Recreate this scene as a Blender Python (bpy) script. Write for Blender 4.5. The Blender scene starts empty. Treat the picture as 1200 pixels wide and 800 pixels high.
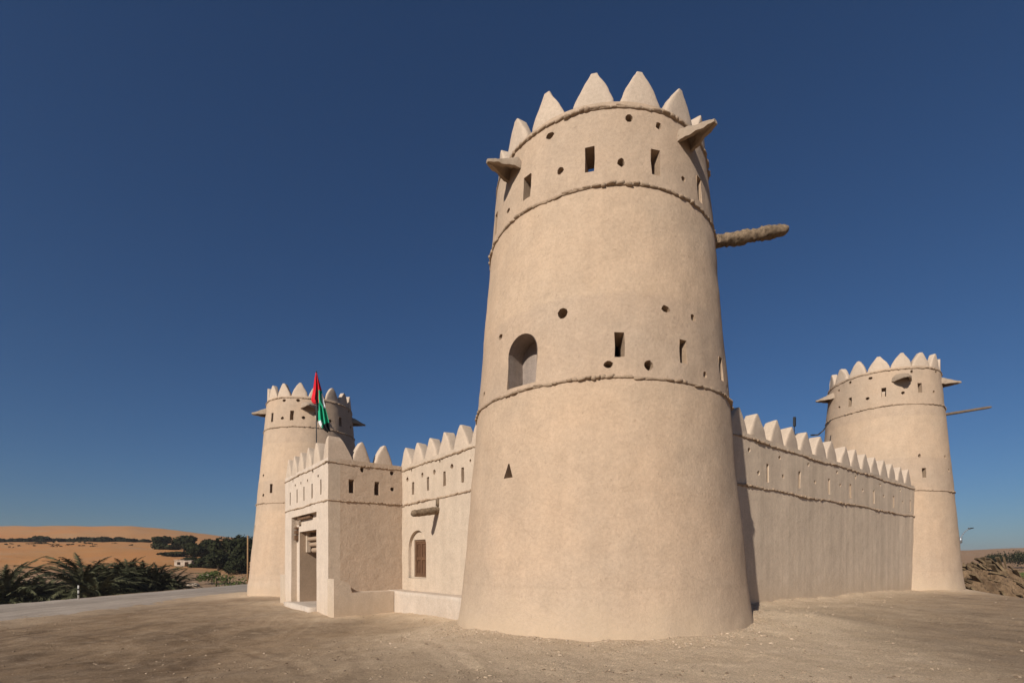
import bpy, bmesh, math, random
import numpy as np
from mathutils import Vector
random.seed(7); rng = np.random.default_rng(11)
S = bpy.context.scene; COL = S.collection
RAD = math.radians

# ------------------------------------------------------------------ noise
def _h(ix, iy, iz):
    n = (ix*374761393 + iy*668265263 + iz*2147483647*3 + 1274126177) & 0xffffffff
    n = ((n ^ (n >> 13))*1274126177) & 0xffffffff
    n = ((n ^ (n >> 16))*2246822519) & 0xffffffff
    return ((n ^ (n >> 15)) & 0xffff)/65535.0*2-1
def vnoise(P):
    P = np.asarray(P, float); I = np.floor(P).astype(np.int64); F = P-I; F = F*F*F*(F*(F*6-15)+10)
    x, y, z = I[:, 0], I[:, 1], I[:, 2]; fx, fy, fz = F[:, 0], F[:, 1], F[:, 2]
    def l(a, b, t): return a+(b-a)*t
    return l(l(l(_h(x, y, z), _h(x+1, y, z), fx), l(_h(x, y+1, z), _h(x+1, y+1, z), fx), fy),
             l(l(_h(x, y, z+1), _h(x+1, y, z+1), fx), l(_h(x, y+1, z+1), _h(x+1, y+1, z+1), fx), fy), fz)
def fbm(P, oct=3, off=0.0):
    P = np.asarray(P, float)+off; r = np.zeros(len(P)); a = 1.0; s = 0
    for _ in range(oct):
        r += a*vnoise(P); s += a; a *= .5; P = P*2.03+17.1
    return r/s
def smooth(a, b, x):
    t = np.clip((np.asarray(x, float)-a)/(b-a), 0, 1); return t*t*(3-2*t)

# ------------------------------------------------------------------ object helpers
def tag(o, label=None, cat=None, group=None, kind=None):
    if label: o['label'] = label
    if cat: o['category'] = cat
    if group: o['group'] = group
    if kind: o['kind'] = kind
    return o
def thing(name, label, cat, loc, group=None):
    o = bpy.data.objects.new(name, None); COL.objects.link(o); o.location = loc
    o.empty_display_size = .5
    return tag(o, label, cat, group)
def world_loc(o):
    v = Vector(o.location)
    while o.parent: o = o.parent; v = v+Vector(o.location)
    return np.array(v)
def link(name, me, parent=None, loc=None):
    o = bpy.data.objects.new(name, me); COL.objects.link(o)
    if parent is not None: o.parent = parent
    if loc is not None: o.location = loc
    return o
def mk(name, V, F, mats, parent=None, smoothing=True, midx=None, sharp=None, origin=None):
    """V in world coordinates; the object's origin is its parent's (or the given origin)"""
    V = np.asarray(V, float).reshape(-1, 3)
    org = np.zeros(3)
    if parent is not None: org = world_loc(parent)
    elif origin is not None: org = np.array(origin, float)
    me = bpy.data.meshes.new(name)
    me.from_pydata((V-org).tolist(), [], [tuple(int(i) for i in f) for f in F])
    for m in (mats if isinstance(mats, (list, tuple)) else [mats]): me.materials.append(m)
    if midx is not None: me.polygons.foreach_set('material_index', np.asarray(midx, np.int32))
    me.polygons.foreach_set('use_smooth', [bool(smoothing)]*len(me.polygons))
    me.update()
    if sharp: me.set_sharp_from_angle(angle=RAD(sharp))
    o = link(name, me, parent)
    if parent is None and origin is not None: o.location = origin
    return o
class MB:
    def __init__(s): s.V = []; s.F = []; s.M = []
    def add(s, V, F, m=0):
        n = len(s.V); s.V.extend([tuple(v) for v in V]); s.F.extend([tuple(i+n for i in f) for f in F]); s.M.extend([m]*len(F))
    def build(s, name, mats, parent=None, **k): return mk(name, s.V, s.F, mats, parent, midx=s.M, **k)

# ------------------------------------------------------------------ materials
def newmat(name):
    m = bpy.data.materials.new(name); m.use_nodes = True; nt = m.node_tree; nt.nodes.clear()
    out = nt.nodes.new('ShaderNodeOutputMaterial'); b = nt.nodes.new('ShaderNodeBsdfPrincipled')
    nt.links.new(b.outputs[0], out.inputs[0]); b.inputs['Roughness'].default_value = .95
    b.inputs['Specular IOR Level'].default_value = .15
    return m, nt, b
class NT:
    def __init__(s, nt): s.nt = nt; s.tc = nt.nodes.new('ShaderNodeTexCoord')
    def n(s, t): return s.nt.nodes.new(t)
    def l(s, a, b): s.nt.links.new(a, b)
    def mapped(s, scale=(1, 1, 1), src=None):
        m = s.n('ShaderNodeMapping'); m.inputs['Scale'].default_value = scale
        s.l(src or s.tc.outputs['Object'], m.inputs[0]); return m.outputs[0]
    def noise(s, scale, detail=4, rough=.55, vec=None, dist=0):
        n = s.n('ShaderNodeTexNoise'); n.inputs['Scale'].default_value = scale; n.inputs['Detail'].default_value = detail
        n.inputs['Roughness'].default_value = rough; n.inputs['Distortion'].default_value = dist
        s.l(vec or s.tc.outputs['Object'], n.inputs['Vector']); return n.outputs['Fac']
    def ramp(s, fac, stops):
        r = s.n('ShaderNodeValToRGB'); e = r.color_ramp.elements
        while len(e) < len(stops): e.new(.5)
        for el, (p, c) in zip(e, stops):
            el.position = p; el.color = (c, c, c, 1) if isinstance(c, (int, float)) else (*c, 1)
        s.l(fac, r.inputs[0]); return r.outputs[0]
    def mix(s, fac, a, b, mode='MIX'):
        m = s.n('ShaderNodeMix'); m.data_type = 'RGBA'; m.blend_type = mode
        for ix, v in ((0, fac), (6, a), (7, b)):
            sock = m.inputs[ix]
            if isinstance(v, (int, float)): sock.default_value = v if ix == 0 else (v, v, v, 1)
            elif isinstance(v, tuple): sock.default_value = (*v, 1)
            else: s.l(v, sock)
        return m.outputs[2]
    def bump(s, h, strength, dist, normal=None):
        b = s.n('ShaderNodeBump'); b.inputs['Strength'].default_value = strength; b.inputs['Distance'].default_value = dist
        s.l(h, b.inputs['Height'])
        if normal: s.l(normal, b.inputs['Normal'])
        return b.outputs[0]
def plaster(name, c1, c2, streak=0.0, speck=.35, coarse=.5, zbands=None, bump=1.0, foot=0.0, crack=0.0):
    k = (.915, .94, 1.03); c1 = tuple(a*q for a, q in zip(c1, k)); c2 = tuple(a*q for a, q in zip(c2, k))
    m, nt, b = newmat(name); N = NT(nt)
    col = N.mix(N.ramp(N.noise(.45, 5, .6), [(.35, 0.), (.68, 1.)]), c1, c2)
    col = N.mix(.40, col, N.ramp(N.noise(2.6, 6, .7), [(.3, .78), (.7, 1.14)]), 'MULTIPLY')
    col = N.mix(1.0, col, N.ramp(N.noise(15, 5, .85), [(.3, .85), (.5, 1.), (.7, 1.14)]), 'MULTIPLY')
    sp = N.ramp(N.noise(17, 3, .6, vec=N.mapped((1, 1, .8))), [(.27, 1.), (.35, 0.)])
    spk = N.n('ShaderNodeMath'); spk.operation = 'MULTIPLY'; spk.inputs[1].default_value = speck; N.l(sp, spk.inputs[0])
    col = N.mix(spk.outputs[0], col, (c1[0]*.38, c1[1]*.34, c1[2]*.3))
    if streak:
        st = N.ramp(N.noise(1.0, 5, .6, vec=N.mapped((2.1, 2.1, .10))), [(.34, 1-streak), (.5, 1.), (.68, 1+streak*.9)])
        col = N.mix(1.0, col, st, 'MULTIPLY')
    if zbands:                                            # coats of plaster: (height, tone) pairs, object z
        sep = N.n('ShaderNodeSeparateXYZ'); N.l(N.tc.outputs['Object'], sep.inputs[0])
        nz = N.n('ShaderNodeMath'); nz.operation = 'MULTIPLY_ADD'; nz.inputs[1].default_value = .10
        N.l(N.noise(1.4, 3), nz.inputs[0]); N.l(sep.outputs[2], nz.inputs[2])
        mr = N.n('ShaderNodeMapRange'); mr.inputs['From Min'].default_value = -2; mr.inputs['From Max'].default_value = 14
        N.l(nz.outputs[0], mr.inputs['Value'])
        col = N.mix(1.0, col, N.ramp(mr.outputs[0], [((z+2)/16, c) for z, c in zbands]), 'MULTIPLY')
    ck = None
    if crack:
        vo = N.n('ShaderNodeTexVoronoi'); vo.feature = 'DISTANCE_TO_EDGE'; vo.inputs['Scale'].default_value = .55
        va = N.n('ShaderNodeVectorMath'); va.operation = 'MULTIPLY_ADD'; nn = N.n('ShaderNodeTexNoise'); nn.inputs['Scale'].default_value = 2.2; nn.inputs['Detail'].default_value = 5
        N.l(N.tc.outputs['Object'], nn.inputs['Vector']); N.l(nn.outputs['Color'], va.inputs[0]); va.inputs[1].default_value = (.45, .45, .45); N.l(N.tc.outputs['Object'], va.inputs[2]); N.l(va.outputs[0], vo.inputs['Vector'])
        ck = N.mix(1., N.ramp(vo.outputs['Distance'], [(.0, 1.), (.010, 0.)]), N.ramp(N.noise(.6, 3), [(.52, 0.), (.62, 1.)]), 'MULTIPLY')
        cf = N.mix(1., ck, (crack, crack, crack), 'MULTIPLY'); col = N.mix(cf, col, (c1[0]*.42, c1[1]*.40, c1[2]*.36))
    if foot:                                              # dust splashed and drifted up from the ground
        sp3 = N.n('ShaderNodeSeparateXYZ'); N.l(N.tc.outputs['Object'], sp3.inputs[0])
        hz_ = N.n('ShaderNodeMath'); hz_.operation = 'MULTIPLY_ADD'; hz_.inputs[1].default_value = -1.3; N.l(N.noise(1.6, 5, .65), hz_.inputs[0]); N.l(sp3.outputs[2], hz_.inputs[2])
        fm = N.n('ShaderNodeMapRange'); fm.inputs['From Min'].default_value = -.75; fm.inputs['From Max'].default_value = .25; fm.inputs['To Min'].default_value = foot; fm.inputs['To Max'].default_value = 0
        N.l(hz_.outputs[0], fm.inputs['Value']); col = N.mix(fm.outputs[0], col, (.47, .35, .235))
    N.l(col, b.inputs['Base Color'])
    n1 = N.bump(N.noise(3.0, 4, .6), .45*coarse*bump, .06)
    n2 = N.bump(N.noise(15, 6, .85), .8*bump, .02, n1)
    n3 = N.bump(N.noise(75, 3, .6), .35*bump, .006, n2)
    N.l(n3, b.inputs['Normal'])
    return m
T1, T2 = (.475, .345, .225), (.525, .365, .228)
bands = [(-.8, (1.05, 1.05, 1.06)), (.35, (1.02, 1.03, 1.05)), (.95, (1.01, 1.01, 1.01)), (.985, (.93, .93, .92)), (1.02, (1., 1., 1.)), (2.5, (1.02, 1., .98)), (5.05, (1., .99, .97)), (5.15, (.955, .95, .95)), (6.85, (.95, .945, .945)), (6.93, (1.03, 1.02, 1.0)), (9.1, (1.04, 1.03, 1.01)), (9.2, (.96, .96, .96))]
M_tower = plaster('tower_mud_plaster', T1, T2, zbands=bands, streak=.045, foot=.75, crack=.18)
M_wall = plaster('wall_mud_plaster', (.60, .455, .305), (.63, .475, .315), streak=.13, speck=.22, coarse=.6, foot=.7, crack=.2)
M_gate = plaster('gatehouse_plaster', (.52, .40, .275), (.55, .42, .285), streak=.06, speck=.2, coarse=.35, foot=.6, crack=.2)
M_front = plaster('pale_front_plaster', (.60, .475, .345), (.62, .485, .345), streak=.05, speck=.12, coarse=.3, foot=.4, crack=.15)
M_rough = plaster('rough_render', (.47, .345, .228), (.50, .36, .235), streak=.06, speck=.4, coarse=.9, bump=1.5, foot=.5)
M_merlon = plaster('merlon_plaster', (.53, .405, .28), (.56, .42, .285), speck=.18, coarse=.6)
M_course = plaster('string_course_mud', (.34, .23, .14), (.47, .335, .21), speck=.5, coarse=.5, bump=1.4)
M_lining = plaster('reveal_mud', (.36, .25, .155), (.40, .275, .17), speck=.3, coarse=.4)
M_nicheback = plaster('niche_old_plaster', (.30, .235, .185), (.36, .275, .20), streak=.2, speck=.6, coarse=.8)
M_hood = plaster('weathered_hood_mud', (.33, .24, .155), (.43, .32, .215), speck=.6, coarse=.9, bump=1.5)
M_ledge = plaster('pale_ledge_plaster', (.56, .45, .33), (.50, .385, .27), streak=.08, speck=.15, coarse=.9)
M_niche = plaster('pale_niche_plaster', (.57, .45, .315), (.59, .465, .33), speck=.05, coarse=.3, bump=.5)

def wood(name, c1, c2, axis=(30, 30, 2.5), bump=.6):
    m, nt, b = newmat(name); N = NT(nt)
    g = N.noise(1.0, 6, .65, vec=N.mapped(axis), dist=.6)
    col = N.mix(N.ramp(g, [(.32, 0.), (.68, 1.)]), c1, c2)
    col = N.mix(.6, col, N.ramp(N.noise(5, 4), [(.3, .6), (.7, 1.2)]), 'MULTIPLY')
    N.l(col, b.inputs['Base Color']); b.inputs['Roughness'].default_value = .85
    N.l(N.bump(g, bump, .012), b.inputs['Normal']); return m
M_shutter = wood('brown_shutter_wood', (.085, .042, .022), (.17, .09, .05))
M_frame = wood('dark_frame_wood', (.10, .055, .03), (.20, .115, .065))
M_log = wood('palm_log_bark', (.10, .07, .045), (.27, .19, .12), axis=(14, 14, 14), bump=1.0)
M_pole = wood('grey_pole_wood', (.10, .07, .05), (.19, .135, .09), axis=(8, 8, 8))

def plain(name, c, rough=.6, metal=0, var=.15, scale=8):
    m, nt, b = newmat(name); N = NT(nt)
    N.l(N.mix(1., c, N.ramp(N.noise(scale, 4), [(.3, 1-var), (.7, 1+var)]), 'MULTIPLY'), b.inputs['Base Color'])
    b.inputs['Roughness'].default_value = rough; b.inputs['Metallic'].default_value = metal; return m
def leafmat(name, c1, c2, scale=1.2):
    m, nt, b = newmat(name); N = NT(nt)
    col = N.mix(N.ramp(N.noise(scale, 3), [(.35, 0.), (.65, 1.)]), c1, c2)
    N.l(col, b.inputs['Base Color']); b.inputs['Roughness'].default_value = .85; b.inputs['Specular IOR Level'].default_value = .05
    return m
M_leafdark = leafmat('ghaf_leaf', (.014, .017, .007), (.034, .036, .015))
M_leafgreen = leafmat('shrub_leaf', (.05, .07, .018), (.10, .12, .035))
M_leafhedge = leafmat('hedge_leaf', (.012, .014, .007), (.03, .03, .014), .5)
M_palm = leafmat('palm_frond', (.022, .024, .011), (.12, .115, .06), 1.6)
M_palmdry = leafmat('dry_frond', (.075, .05, .028), (.20, .14, .08), 2)
M_bark = wood('bark', (.06, .045, .03), (.14, .10, .07), axis=(6, 6, 3))
M_white = plain('white_paint', (.5, .47, .42), .8); M_black = plain('black_paint', (.03, .03, .03), .5)
M_metal = plain('dark_metal', (.05, .05, .05), .5, .6); M_galv = plain('galvanised', (.3, .31, .32), .45, .7)
M_ruin = plain('pale_block', (.38, .30, .23), .9, var=.35, scale=2)
M_rust = plain('rusty_timber', (.30, .17, .08), .8)
M_fred = plain('flag_red', (.62, .02, .03), .75, var=.06); M_fgreen = plain('flag_green', (.02, .36, .19), .75, var=.06)
M_fwhite = plain('flag_white', (.72, .72, .72), .75, var=.04); M_fblack = plain('flag_black', (.012, .012, .014), .75, var=.05)

# ------------------------------------------------------------------ layout (metres; camera at 0,0,1.5)
dR = np.array([math.sin(RAD(52)), math.cos(RAD(52)), 0.]); nR = np.array([dR[1], -dR[0], 0.])
dL = np.array([-math.sin(RAD(38)), math.cos(RAD(38)), 0.]); nL = np.array([-dL[1], dL[0], 0.])
P0 = np.array([2.25, 13.0, 0.]); UP = np.array([0, 0, 1.])
MAIN, LEFT, RIGHT = (2.25, 13.0), (-13.09, 32.46), (21.42, 28.94)
D_RW = 8.858-7.55                          # wall faces, measured out from the main tower's centre
D_LW = float(-(nL@P0)-9.05); D_LEDGE = float(-(nL@P0)-8.38); D_GF = float(-(nL@P0)-6.07)
D_RW = float(-(nR@P0)-7.55)
S_GR, S_GL = 10.02, 16.26                   # gatehouse, along dL

# ------------------------------------------------------------------ terrain
TH = [-75, -60, -45.7, -37.5, -34.3, -27.8, 0, 42, 45.7, 60, 75]
RZ = [25.5, 25.5, 23.5, 23.3, 21.0, 15.5, 9.5, 7.2, 9.0, 9.5, 9.5]
HZ = [7, 7, 7.3, 7.3, 6.9, 5.2, 2.5, .6, .6, 1.5, 1.5]
def seg_dist(x, y, a, b):
    a = np.array(a[:2]); b = np.array(b[:2]); d = b-a; t = np.clip(((x-a[0])*d[0]+(y-a[1])*d[1])/(d@d), 0, 1)
    return np.hypot(x-a[0]-t*d[0], y-a[1]-t*d[1])
def wall_pt(s, d, n, dv): return P0+dv*s+n*d
def fort_dist(x, y):
    r = np.minimum(np.hypot(x-MAIN[0], y-MAIN[1])-3.59, np.minimum(np.hypot(x-LEFT[0], y-LEFT[1])-3.56, np.hypot(x-RIGHT[0], y-RIGHT[1])-3.4))
    r = np.minimum(r, seg_dist(x, y, wall_pt(0, D_RW, nR, dR), wall_pt(24, D_RW, nR, dR)))
    r = np.minimum(r, seg_dist(x, y, wall_pt(0, D_LEDGE, nL, dL), wall_pt(24, D_LEDGE, nL, dL)))
    r = np.minimum(r, seg_dist(x, y, wall_pt(S_GR-.7, D_GF-.4, nL, dL), wall_pt(S_GL+.9, D_GF-.4, nL, dL)))
    return r
def crest_d(x, y): return (x-20.4)*.9+(y-20)*(-.43)
def ground_z(x, y, fine=True):
    x = np.asarray(x, float); y = np.asarray(y, float)
    P = np.stack([x, y, x*0], 1)
    r = np.hypot(x, y)
    h = -.56*smooth(.3, -5.5, x-.05*(y-13))*smooth(5, 13, y+x*-.25)-.08*smooth(20, 34, y)*smooth(2, -6, x)-.22*np.exp(-((x+2.2)**2+(y-15.6)**2)/3.2)-.05*np.exp(-((x-1.5)**2+(y-9)**2)/3)
    h = h+.27*np.exp(-((x-6.7)**2+(y-11.9)**2)/1.6)+.13*np.exp(-((x-9.6)**2+(y-15.2)**2)/5.)+.10*np.exp(-((x-16)**2+(y-20.6)**2)/8.)
    h = h-.12*smooth(12, 22, x)
    cd = crest_d(x, y); h = h-1.05*smooth(.2, 6, cd)*smooth(6, 14, x)
    wob = fbm(P*.12, 2)*.7
    e = -24.0+wob-x
    edge = smooth(0, 4.5, e)
    h = h-2.9*edge
    fd = fort_dist(x, y)
    h = h+(.03+.09*smooth(3, 8, x))*np.exp(-np.clip(fd, 0, 9)/.5)+.05*fbm(P*1.5, 3, 77.)*np.exp(-np.clip(fd, 0, 9)/.6)            # dust banked against the walls
    # the desert beyond
    far = np.maximum(smooth(50, 64, r), smooth(-30, -36, x)*smooth(38, 50, y))
    th = np.degrees(np.arctan2(x, np.maximum(y, .01))); th = np.where(y < 0, 75*np.sign(x), th)
    rz = np.interp(th, TH, RZ)+1.1*fbm(P*.012, 3, 5.)*smooth(100, 250, r); hz = np.interp(th, TH, HZ)
    Y = np.maximum(y, r*.45)
    d = -3.2+(hz+3.2)*np.clip((Y-47)/111, 0, 1)**.75
    d = d+(rz-hz)*smooth(172, 335, Y)
    d = d-(rz+3)*.5*smooth(420, 1500, Y)
    d = d+fbm(P*.06, 3, 9.)*.55*smooth(60, 90, r)+fbm(P*.25, 2, 3.)*.12
    h = h*(1-far)+d*far
    if fine:
        near = 1-smooth(30, 50, r)
        h = h+near*(.05*fbm(P*.55, 3, 2.)+.022*fbm(P*2.6, 3, 8.)+.014*fbm(P*9., 2, 4.)*smooth(-.25, .4, fbm(P*.5, 2, 61.)))
        # ruts running beside the road
        a = fbm(np.stack([x*.55, y*.10, x*0], 1), 3, 31.)
        h = h+near*.05*smooth(-7, -13, x)*np.minimum(a, .25)
        # tyre tracks: pairs of shallow grooves with raised lips
        for cx, cy, R, dp in ((-19, -1.5, 17.5, .03), (-16, 3, 15.2, .022), (9, -22, 33.5, .022), (-30, 10, 23.5, .025), (22, 2, 14.5, .02)):
            q = np.hypot(x-cx, y-cy)-R; a_ = np.arctan2(y-cy, x-cx)*R
            for o_ in (-.72, .72):
                t_ = np.abs(q-o_); brk = smooth(-.35, .15, fbm(np.stack([x*.35, y*.35, x*0], 1), 2, cx))
                h = h+near*.5*dp*brk*(-np.exp(-(t_/.10)**2)*(1+.25*np.sin(a_*26))+.55*np.exp(-((t_-.20)/.07)**2))
    return h
def gz(x, y): return float(ground_z(np.array([x]), np.array([y]), False)[0])

def ground_material():
    m, nt, b = newmat('stony_ground'); N = NT(nt)
    dust = N.n('ShaderNodeAttribute'); dust.attribute_name = 'dust'
    sand = N.mix(N.ramp(N.noise(.35, 5, .6), [(.35, 0.), (.65, 1.)]), (.235, .153, .086), (.30, .20, .117))
    sand = N.mix(N.ramp(N.noise(.9, 6, .65, dist=.8, vec=N.mapped((1, .35, 1))), [(.46, 0.), (.62, .75)]), sand, (.13, .083, .048))
    sand = N.mix(N.ramp(N.noise(2.2, 6, .7), [(.55, 0.), (.72, .7)]), sand, (.40, .295, .195))
    pale = N.mix(N.ramp(N.noise(1.5, 5, .65), [(.35, 0.), (.65, 1.)]), (.55, .405, .265), (.62, .465, .315))
    nz = N.n('ShaderNodeMath'); nz.operation = 'MULTIPLY_ADD'; nz.inputs[1].default_value = .9; nz.inputs[2].default_value = -.45
    N.l(N.noise(.9, 5, .65), nz.inputs[0])
    ad = N.n('ShaderNodeMath'); ad.operation = 'ADD'; ad.use_clamp = True; N.l(nz.outputs[0], ad.inputs[0]); N.l(dust.outputs['Fac'], ad.inputs[1])
    col = N.mix(ad.outputs[0], sand, pale)
    gr = N.noise(30, 5, .8)
    col = N.mix(1., col, N.ramp(gr, [(.3, .62), (.5, 1.03), (.7, 1.36)]), 'MULTIPLY')
    g2 = N.noise(110, 2, .6)
    col = N.mix(1., col, N.ramp(g2, [(.3, .62), (.7, 1.34)]), 'MULTIPLY')
    sp = N.ramp(N.noise(34, 2, .5), [(.68, 0.), (.74, .6)]); col = N.mix(sp, col, (.58, .47, .36))
    sd = N.ramp(N.noise(27, 2, .5, vec=N.mapped((1.1, 1, 1))), [(.24, .7), (.31, 0.)]); col = N.mix(sd, col, (.10, .068, .045))
    N.l(col, b.inputs['Base Color'])
    n1 = N.bump(N.noise(5, 6, .7), .7, .05); n2 = N.bump(gr, 1., .03, n1); N.l(N.bump(g2, .9, .012, n2), b.inputs['Normal'])
    return m
def sand_material():
    m, nt, b = newmat('orange_sand'); N = NT(nt)
    col = N.mix(N.ramp(N.noise(.03, 5, .6), [(.38, 0.), (.62, 1.)]), (.43, .185, .06), (.40, .205, .082))
    col = N.mix(N.ramp(N.noise(.11, 6, .7, vec=N.mapped((.5, 1.2, 1))), [(.52, 0.), (.68, .7)]), col, (.34, .22, .13))
    col = N.mix(N.ramp(N.noise(.35, 5, .7, vec=N.mapped((.5, 1.2, 1))), [(.62, 0.), (.72, .6)]), col, (.16, .10, .055))
    at = N.n('ShaderNodeAttribute'); at.attribute_name = 'damp'
    col = N.mix(at.outputs['Fac'], col, N.mix(N.ramp(N.noise(.5, 5, .7), [(.4, 0.), (.6, 1.)]), (.20, .125, .07), (.30, .20, .125)))
    N.l(col, b.inputs['Base Color']); N.l(N.bump(N.noise(.8, 6, .7), .6, .3), b.inputs['Normal']); return m
def build_ground():
    az = np.concatenate([np.arange(-180, -66, 4.), np.arange(-66, 66, .26), np.arange(66, 180, 4.)])
    rr = [.6]
    while rr[-1] < 4500: rr.append(rr[-1]*(1.0062 if 4.5 < rr[-1] < 24 else 1.0095 if 3 < rr[-1] < 60 else 1.025))
    rr = np.array(rr); na, nr = len(az), len(rr)
    A, R = np.meshgrid(np.radians(az), rr); X = (R*np.sin(A)).ravel(); Y = (R*np.cos(A)).ravel()
    Z = ground_z(X, Y); V = np.stack([X, Y, Z], 1)
    fd = fort_dist(X, Y); dust = np.exp(-np.clip(fd, 0, 50)/1.6)*.75+.30*np.exp(-np.clip(fd, 0, 50)/5)+1.5*np.exp(-((X-2.2+.1*(Y-9))**2/14+(Y-9.5)**2/22))+.35*np.exp(-((X+17.2)/1.6)**2)+.25*np.exp(-((X-11)**2+(Y-15)**2)/22)
    rad = np.hypot(X, Y)
    damp = np.maximum(1-smooth(58, 85, Y), smooth(10, 40, X)*.75)
    i = np.arange(nr-1)[:, None]*na; j = np.arange(na)[None, :]; j2 = (j+1) % na
    Fq = np.stack([i+j, i+j2, i+na+j2, i+na+j], -1).reshape(-1, 4)
    fx = X[Fq].mean(1); fy = Y[Fq].mean(1); fr = np.hypot(fx, fy)
    is_far = (fr > 56) | (fx < -26.3)
    def sub(mask, name, mat, attr, vals, cap=False):
        f = Fq[mask]; used = np.unique(f); mp = np.zeros(len(V), int); mp[used] = np.arange(len(used))
        faces = mp[f].tolist(); vv = V[used]; av = vals[used]
        if cap:
            faces = faces+[[int(mp[k]) for k in range(na)][::-1]]
        me = bpy.data.meshes.new(name); me.from_pydata(vv.tolist(), [], faces); me.materials.append(mat)
        at = me.attributes.new(attr, 'FLOAT', 'POINT'); at.data.foreach_set('value', av.astype(np.float32))
        me.polygons.foreach_set('use_smooth', [True]*len(me.polygons)); me.update()
        o = link(name, me); return tag(o, kind='structure')
    tag(sub(~is_far, 'ground', ground_material(), 'dust', dust, True), 'brown stony ground in front of the mud fort', 'ground')
    tag(sub(is_far, 'desert_sand', sand_material(), 'damp', damp), 'orange sand dunes beyond the fort', 'dunes')
build_ground()
# pale gravel road along the edge of the terrace
def build_road():
    m, nt, b = newmat('grey_gravel'); N = NT(nt)
    col = N.mix(N.ramp(N.noise(.8, 5, .7), [(.35, 0.), (.65, 1.)]), (.39, .32, .255), (.315, .255, .20))
    col = N.mix(1., col, N.ramp(N.noise(1., 5, .65, vec=N.mapped((1.1, .07, 1))), [(.35, .78), (.65, 1.14)]), 'MULTIPLY')
    col = N.mix(1., col, N.ramp(N.noise(24, 4, .8), [(.3, .72), (.7, 1.22)]), 'MULTIPLY')
    N.l(col, b.inputs['Base Color']); N.l(N.bump(N.noise(18, 5, .8), .8, .03), b.inputs['Normal'])
    ys = np.arange(2, 56, .3); ts = np.linspace(0, 1, 16); V = []
    e0 = fbm(np.stack([ys*0+3, ys*.25, ys*0], 1), 3)*.35
    for k, y in enumerate(ys):
        for t in ts:
            x = -24.2+t*(6.6+e0[k]*2.2); V.append((x, y, 0))
    V = np.array(V); V[:, 2] = ground_z(V[:, 0], V[:, 1])+.03-.035*(np.abs(np.tile(ts, len(ys))-.5)*2)**4
    n = len(ts); F = [(i*n+j, i*n+j+1, (i+1)*n+j+1, (i+1)*n+j) for i in range(len(ys)-1) for j in range(n-1)]
    tag(mk('gravel_road', V, F, m), 'pale grey gravel road along the terrace edge', 'road', kind='structure')
build_road()

# ------------------------------------------------------------------ booleans
def carve(o, cutters):
    """subtract lists of closed cutters; each list is one pass"""
    for lst in cutters:
        if not lst: continue
        mb = MB()
        for V, F in lst: mb.add(V, F)
        me = bpy.data.meshes.new('cut'); me.from_pydata([tuple(v) for v in mb.V], [], mb.F); me.update()
        bm = bmesh.new(); bm.from_mesh(me); bmesh.ops.recalc_face_normals(bm, faces=bm.faces); bm.to_mesh(me); bm.free()
        c = bpy.data.objects.new('cut', me); COL.objects.link(c)
        mod = o.modifiers.new('b', 'BOOLEAN'); mod.operation = 'DIFFERENCE'; mod.object = c; mod.solver = 'EXACT'
        bpy.context.view_layer.update()
        dg = bpy.context.evaluated_depsgraph_get()
        nm = bpy.data.meshes.new_from_object(o.evaluated_get(dg)); o.modifiers.clear(); old = o.data; o.data = nm
        nm.name = old.name
        bpy.data.objects.remove(c); bpy.data.meshes.remove(me)
    o.data.polygons.foreach_set('use_smooth', [True]*len(o.data.polygons)); o.data.set_sharp_from_angle(angle=RAD(38))

class Frame:
    """local frame: x along the surface, d outward, z up"""
    def __init__(s, org, x, d): s.o = np.array(org, float); s.x = np.array(x, float); s.d = np.array(d, float)
    def p(s, x, d, z): return s.o+s.x*x+s.d*d+UP*z
def prism(fr, poly, d0, d1, grow=0.0, taper=1.0):
    poly = np.array(poly, float); c = poly.mean(0); n = len(poly)
    if grow: q = poly-c; L = np.linalg.norm(q, axis=1, keepdims=True); poly = c+q*(1+grow/np.maximum(L, .01))
    pin = c+(poly-c)*taper
    V = [fr.p(x, d0, z) for x, z in pin]+[fr.p(x, d1, z) for x, z in poly]
    F = [(i, (i+1) % n, n+(i+1) % n, n+i) for i in range(n)]+[tuple(range(n))[::-1], tuple(range(n, 2*n))]
    return V, F
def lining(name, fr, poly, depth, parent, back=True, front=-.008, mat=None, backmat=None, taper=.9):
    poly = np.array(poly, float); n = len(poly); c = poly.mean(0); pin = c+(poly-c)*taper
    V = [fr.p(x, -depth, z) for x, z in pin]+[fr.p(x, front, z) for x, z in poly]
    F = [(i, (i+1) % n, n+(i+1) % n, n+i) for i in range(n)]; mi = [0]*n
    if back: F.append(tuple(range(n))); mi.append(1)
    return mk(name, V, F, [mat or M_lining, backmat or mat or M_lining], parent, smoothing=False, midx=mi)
def slit_poly(x, z, w, h):
    j = lambda a: random.uniform(-a, a)
    return [(x-w/2+j(.008), z-h/2+j(.012)), (x+j(.01), z-h/2+j(.01)), (x+w/2+j(.008), z-h/2+j(.012)), (x+w/2+j(.012), z+j(.05)), (x+w/2+j(.01), z+h/2+j(.012)), (x-w/2+j(.01), z+h/2+j(.012)), (x-w/2+j(.012), z+j(.05))]
def hole_poly(x, z, r):
    n = 9; a0 = random.uniform(0, 6); sq = random.uniform(.85, 1.15)
    return [(x+r*sq*random.uniform(.8, 1.15)*math.cos(a0+k*2*math.pi/n), z+r/sq*random.uniform(.8, 1.15)*math.sin(a0+k*2*math.pi/n)) for k in range(n)]
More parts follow.
